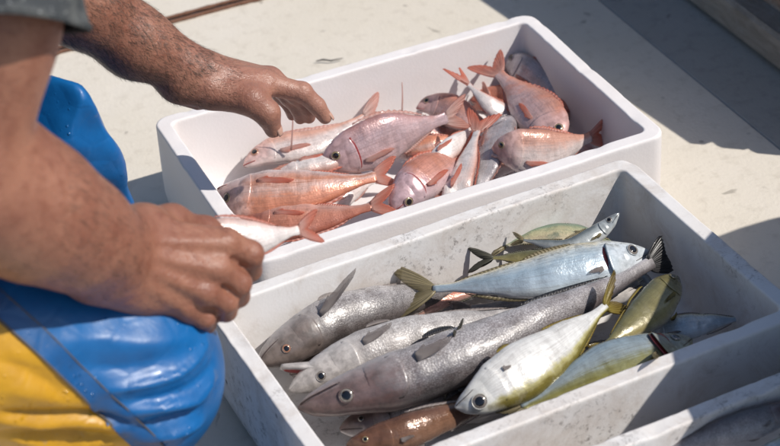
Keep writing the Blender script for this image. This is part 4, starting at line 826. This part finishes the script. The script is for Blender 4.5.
fish('sea_bream', 'bream', [(0.6321,0.2418,0.0600), (0.5832,0.2382,0.0600), (0.5299,0.2314,0.0600), (0.4948,0.2269,0.0600)], AW, REDDARK, F_ORANGE, E_GOLD, 'dark pink bream by the shaded right wall of the back box', GA, fat=.7)
# ---- more fish lower down in the pile
for q, (pp, dv, mt, fn, lb) in enumerate((
  ([(0.1016,0.2954,0.0450), (0.1705,0.2763,0.0500), (0.2403,0.2594,0.0500)], AW, PINK, F_PINK, 'pink fish deep in the pile beneath the white bellied bream'),
  ([(0.4594,0.3185,0.0350), (0.4056,0.3090,0.0400), (0.3402,0.3068,0.0450)], TOW, PINK, F_PINK, 'pink fish deep in the pile beneath the mauve bream'),
  ([(0.2965,0.1470,0.0500), (0.3785,0.1567,0.0500), (0.4600,0.1620,0.0450)], AW, PALE, F_PINK, 'pale fish deep in the pile along the front rim'),
  ([(0.5842,0.1525,0.0350), (0.5311,0.1744,0.0400), (0.4782,0.1962,0.0450)], TOW, PALE, F_PINK, 'pale fish deep in the pile beneath the dark snouted bream'),
  ([(0.4812,0.3615,0.0400), (0.5200,0.3388,0.0400), (0.5411,0.2680,0.0400)], AW, REDDARK, F_ORANGE, 'dark red fish deep in the pile beneath the raised tail'))):
    fish('sea_bream', 'bream', pp, dv, mt, fn, E_GOLD, lb, GA, fat=1.1)
for q, (pp, mt, lb) in enumerate((
  ([(-0.0030,-0.1090,0.0450), (0.0793,-0.1062,0.0500), (0.2035,-0.1067,0.0500)], HAKE, 'grey fish beneath the silver hake and its neighbour'),
  ([(0.0106,-0.2319,0.0450), (0.1108,-0.2422,0.0500), (0.2455,-0.2423,0.0500)], HAKED, 'dark fish beneath the head of the longest hake'),
  ([(0.4592,-0.1666,0.0500), (0.3519,-0.1500,0.0550), (0.2458,-0.1068,0.0500)], HAKES, 'silver fish beneath the back end of the longest hake'),
  ([(0.2028,-0.2720,0.0500), (0.2850,-0.2710,0.0550), (0.4174,-0.2603,0.0500)], HAKE, 'grey fish beneath the white bellied mackerel'))):
    fish('hake', 'hake', pp, AW, mt, F_GREY, E_SILV, lb, GF, fat=1.35, wide=1.3)
fish('hake', 'hake', [(0.5230,-0.4815,0.0900), (0.4662,-0.4844,0.0900), (0.4068,-0.4729,0.0850), (0.3460,-0.4643,0.0800)], AW, HAKED, F_DARK, E_SILV, 'dark grey fish behind the grey brown one in the corner box', 'fish in the corner box', fat=1.2)
fish('mackerel', 'mack', [(0.3478,-0.5616,0.1000), (0.3958,-0.5665,0.1050), (0.4610,-0.5668,0.1050), (0.5187,-0.5616,0.1000)], AW, BLUES, F_GREY, E_SILV, 'pale blue fish in front of the grey brown one in the corner box', 'fish in the corner box', fat=1.2)
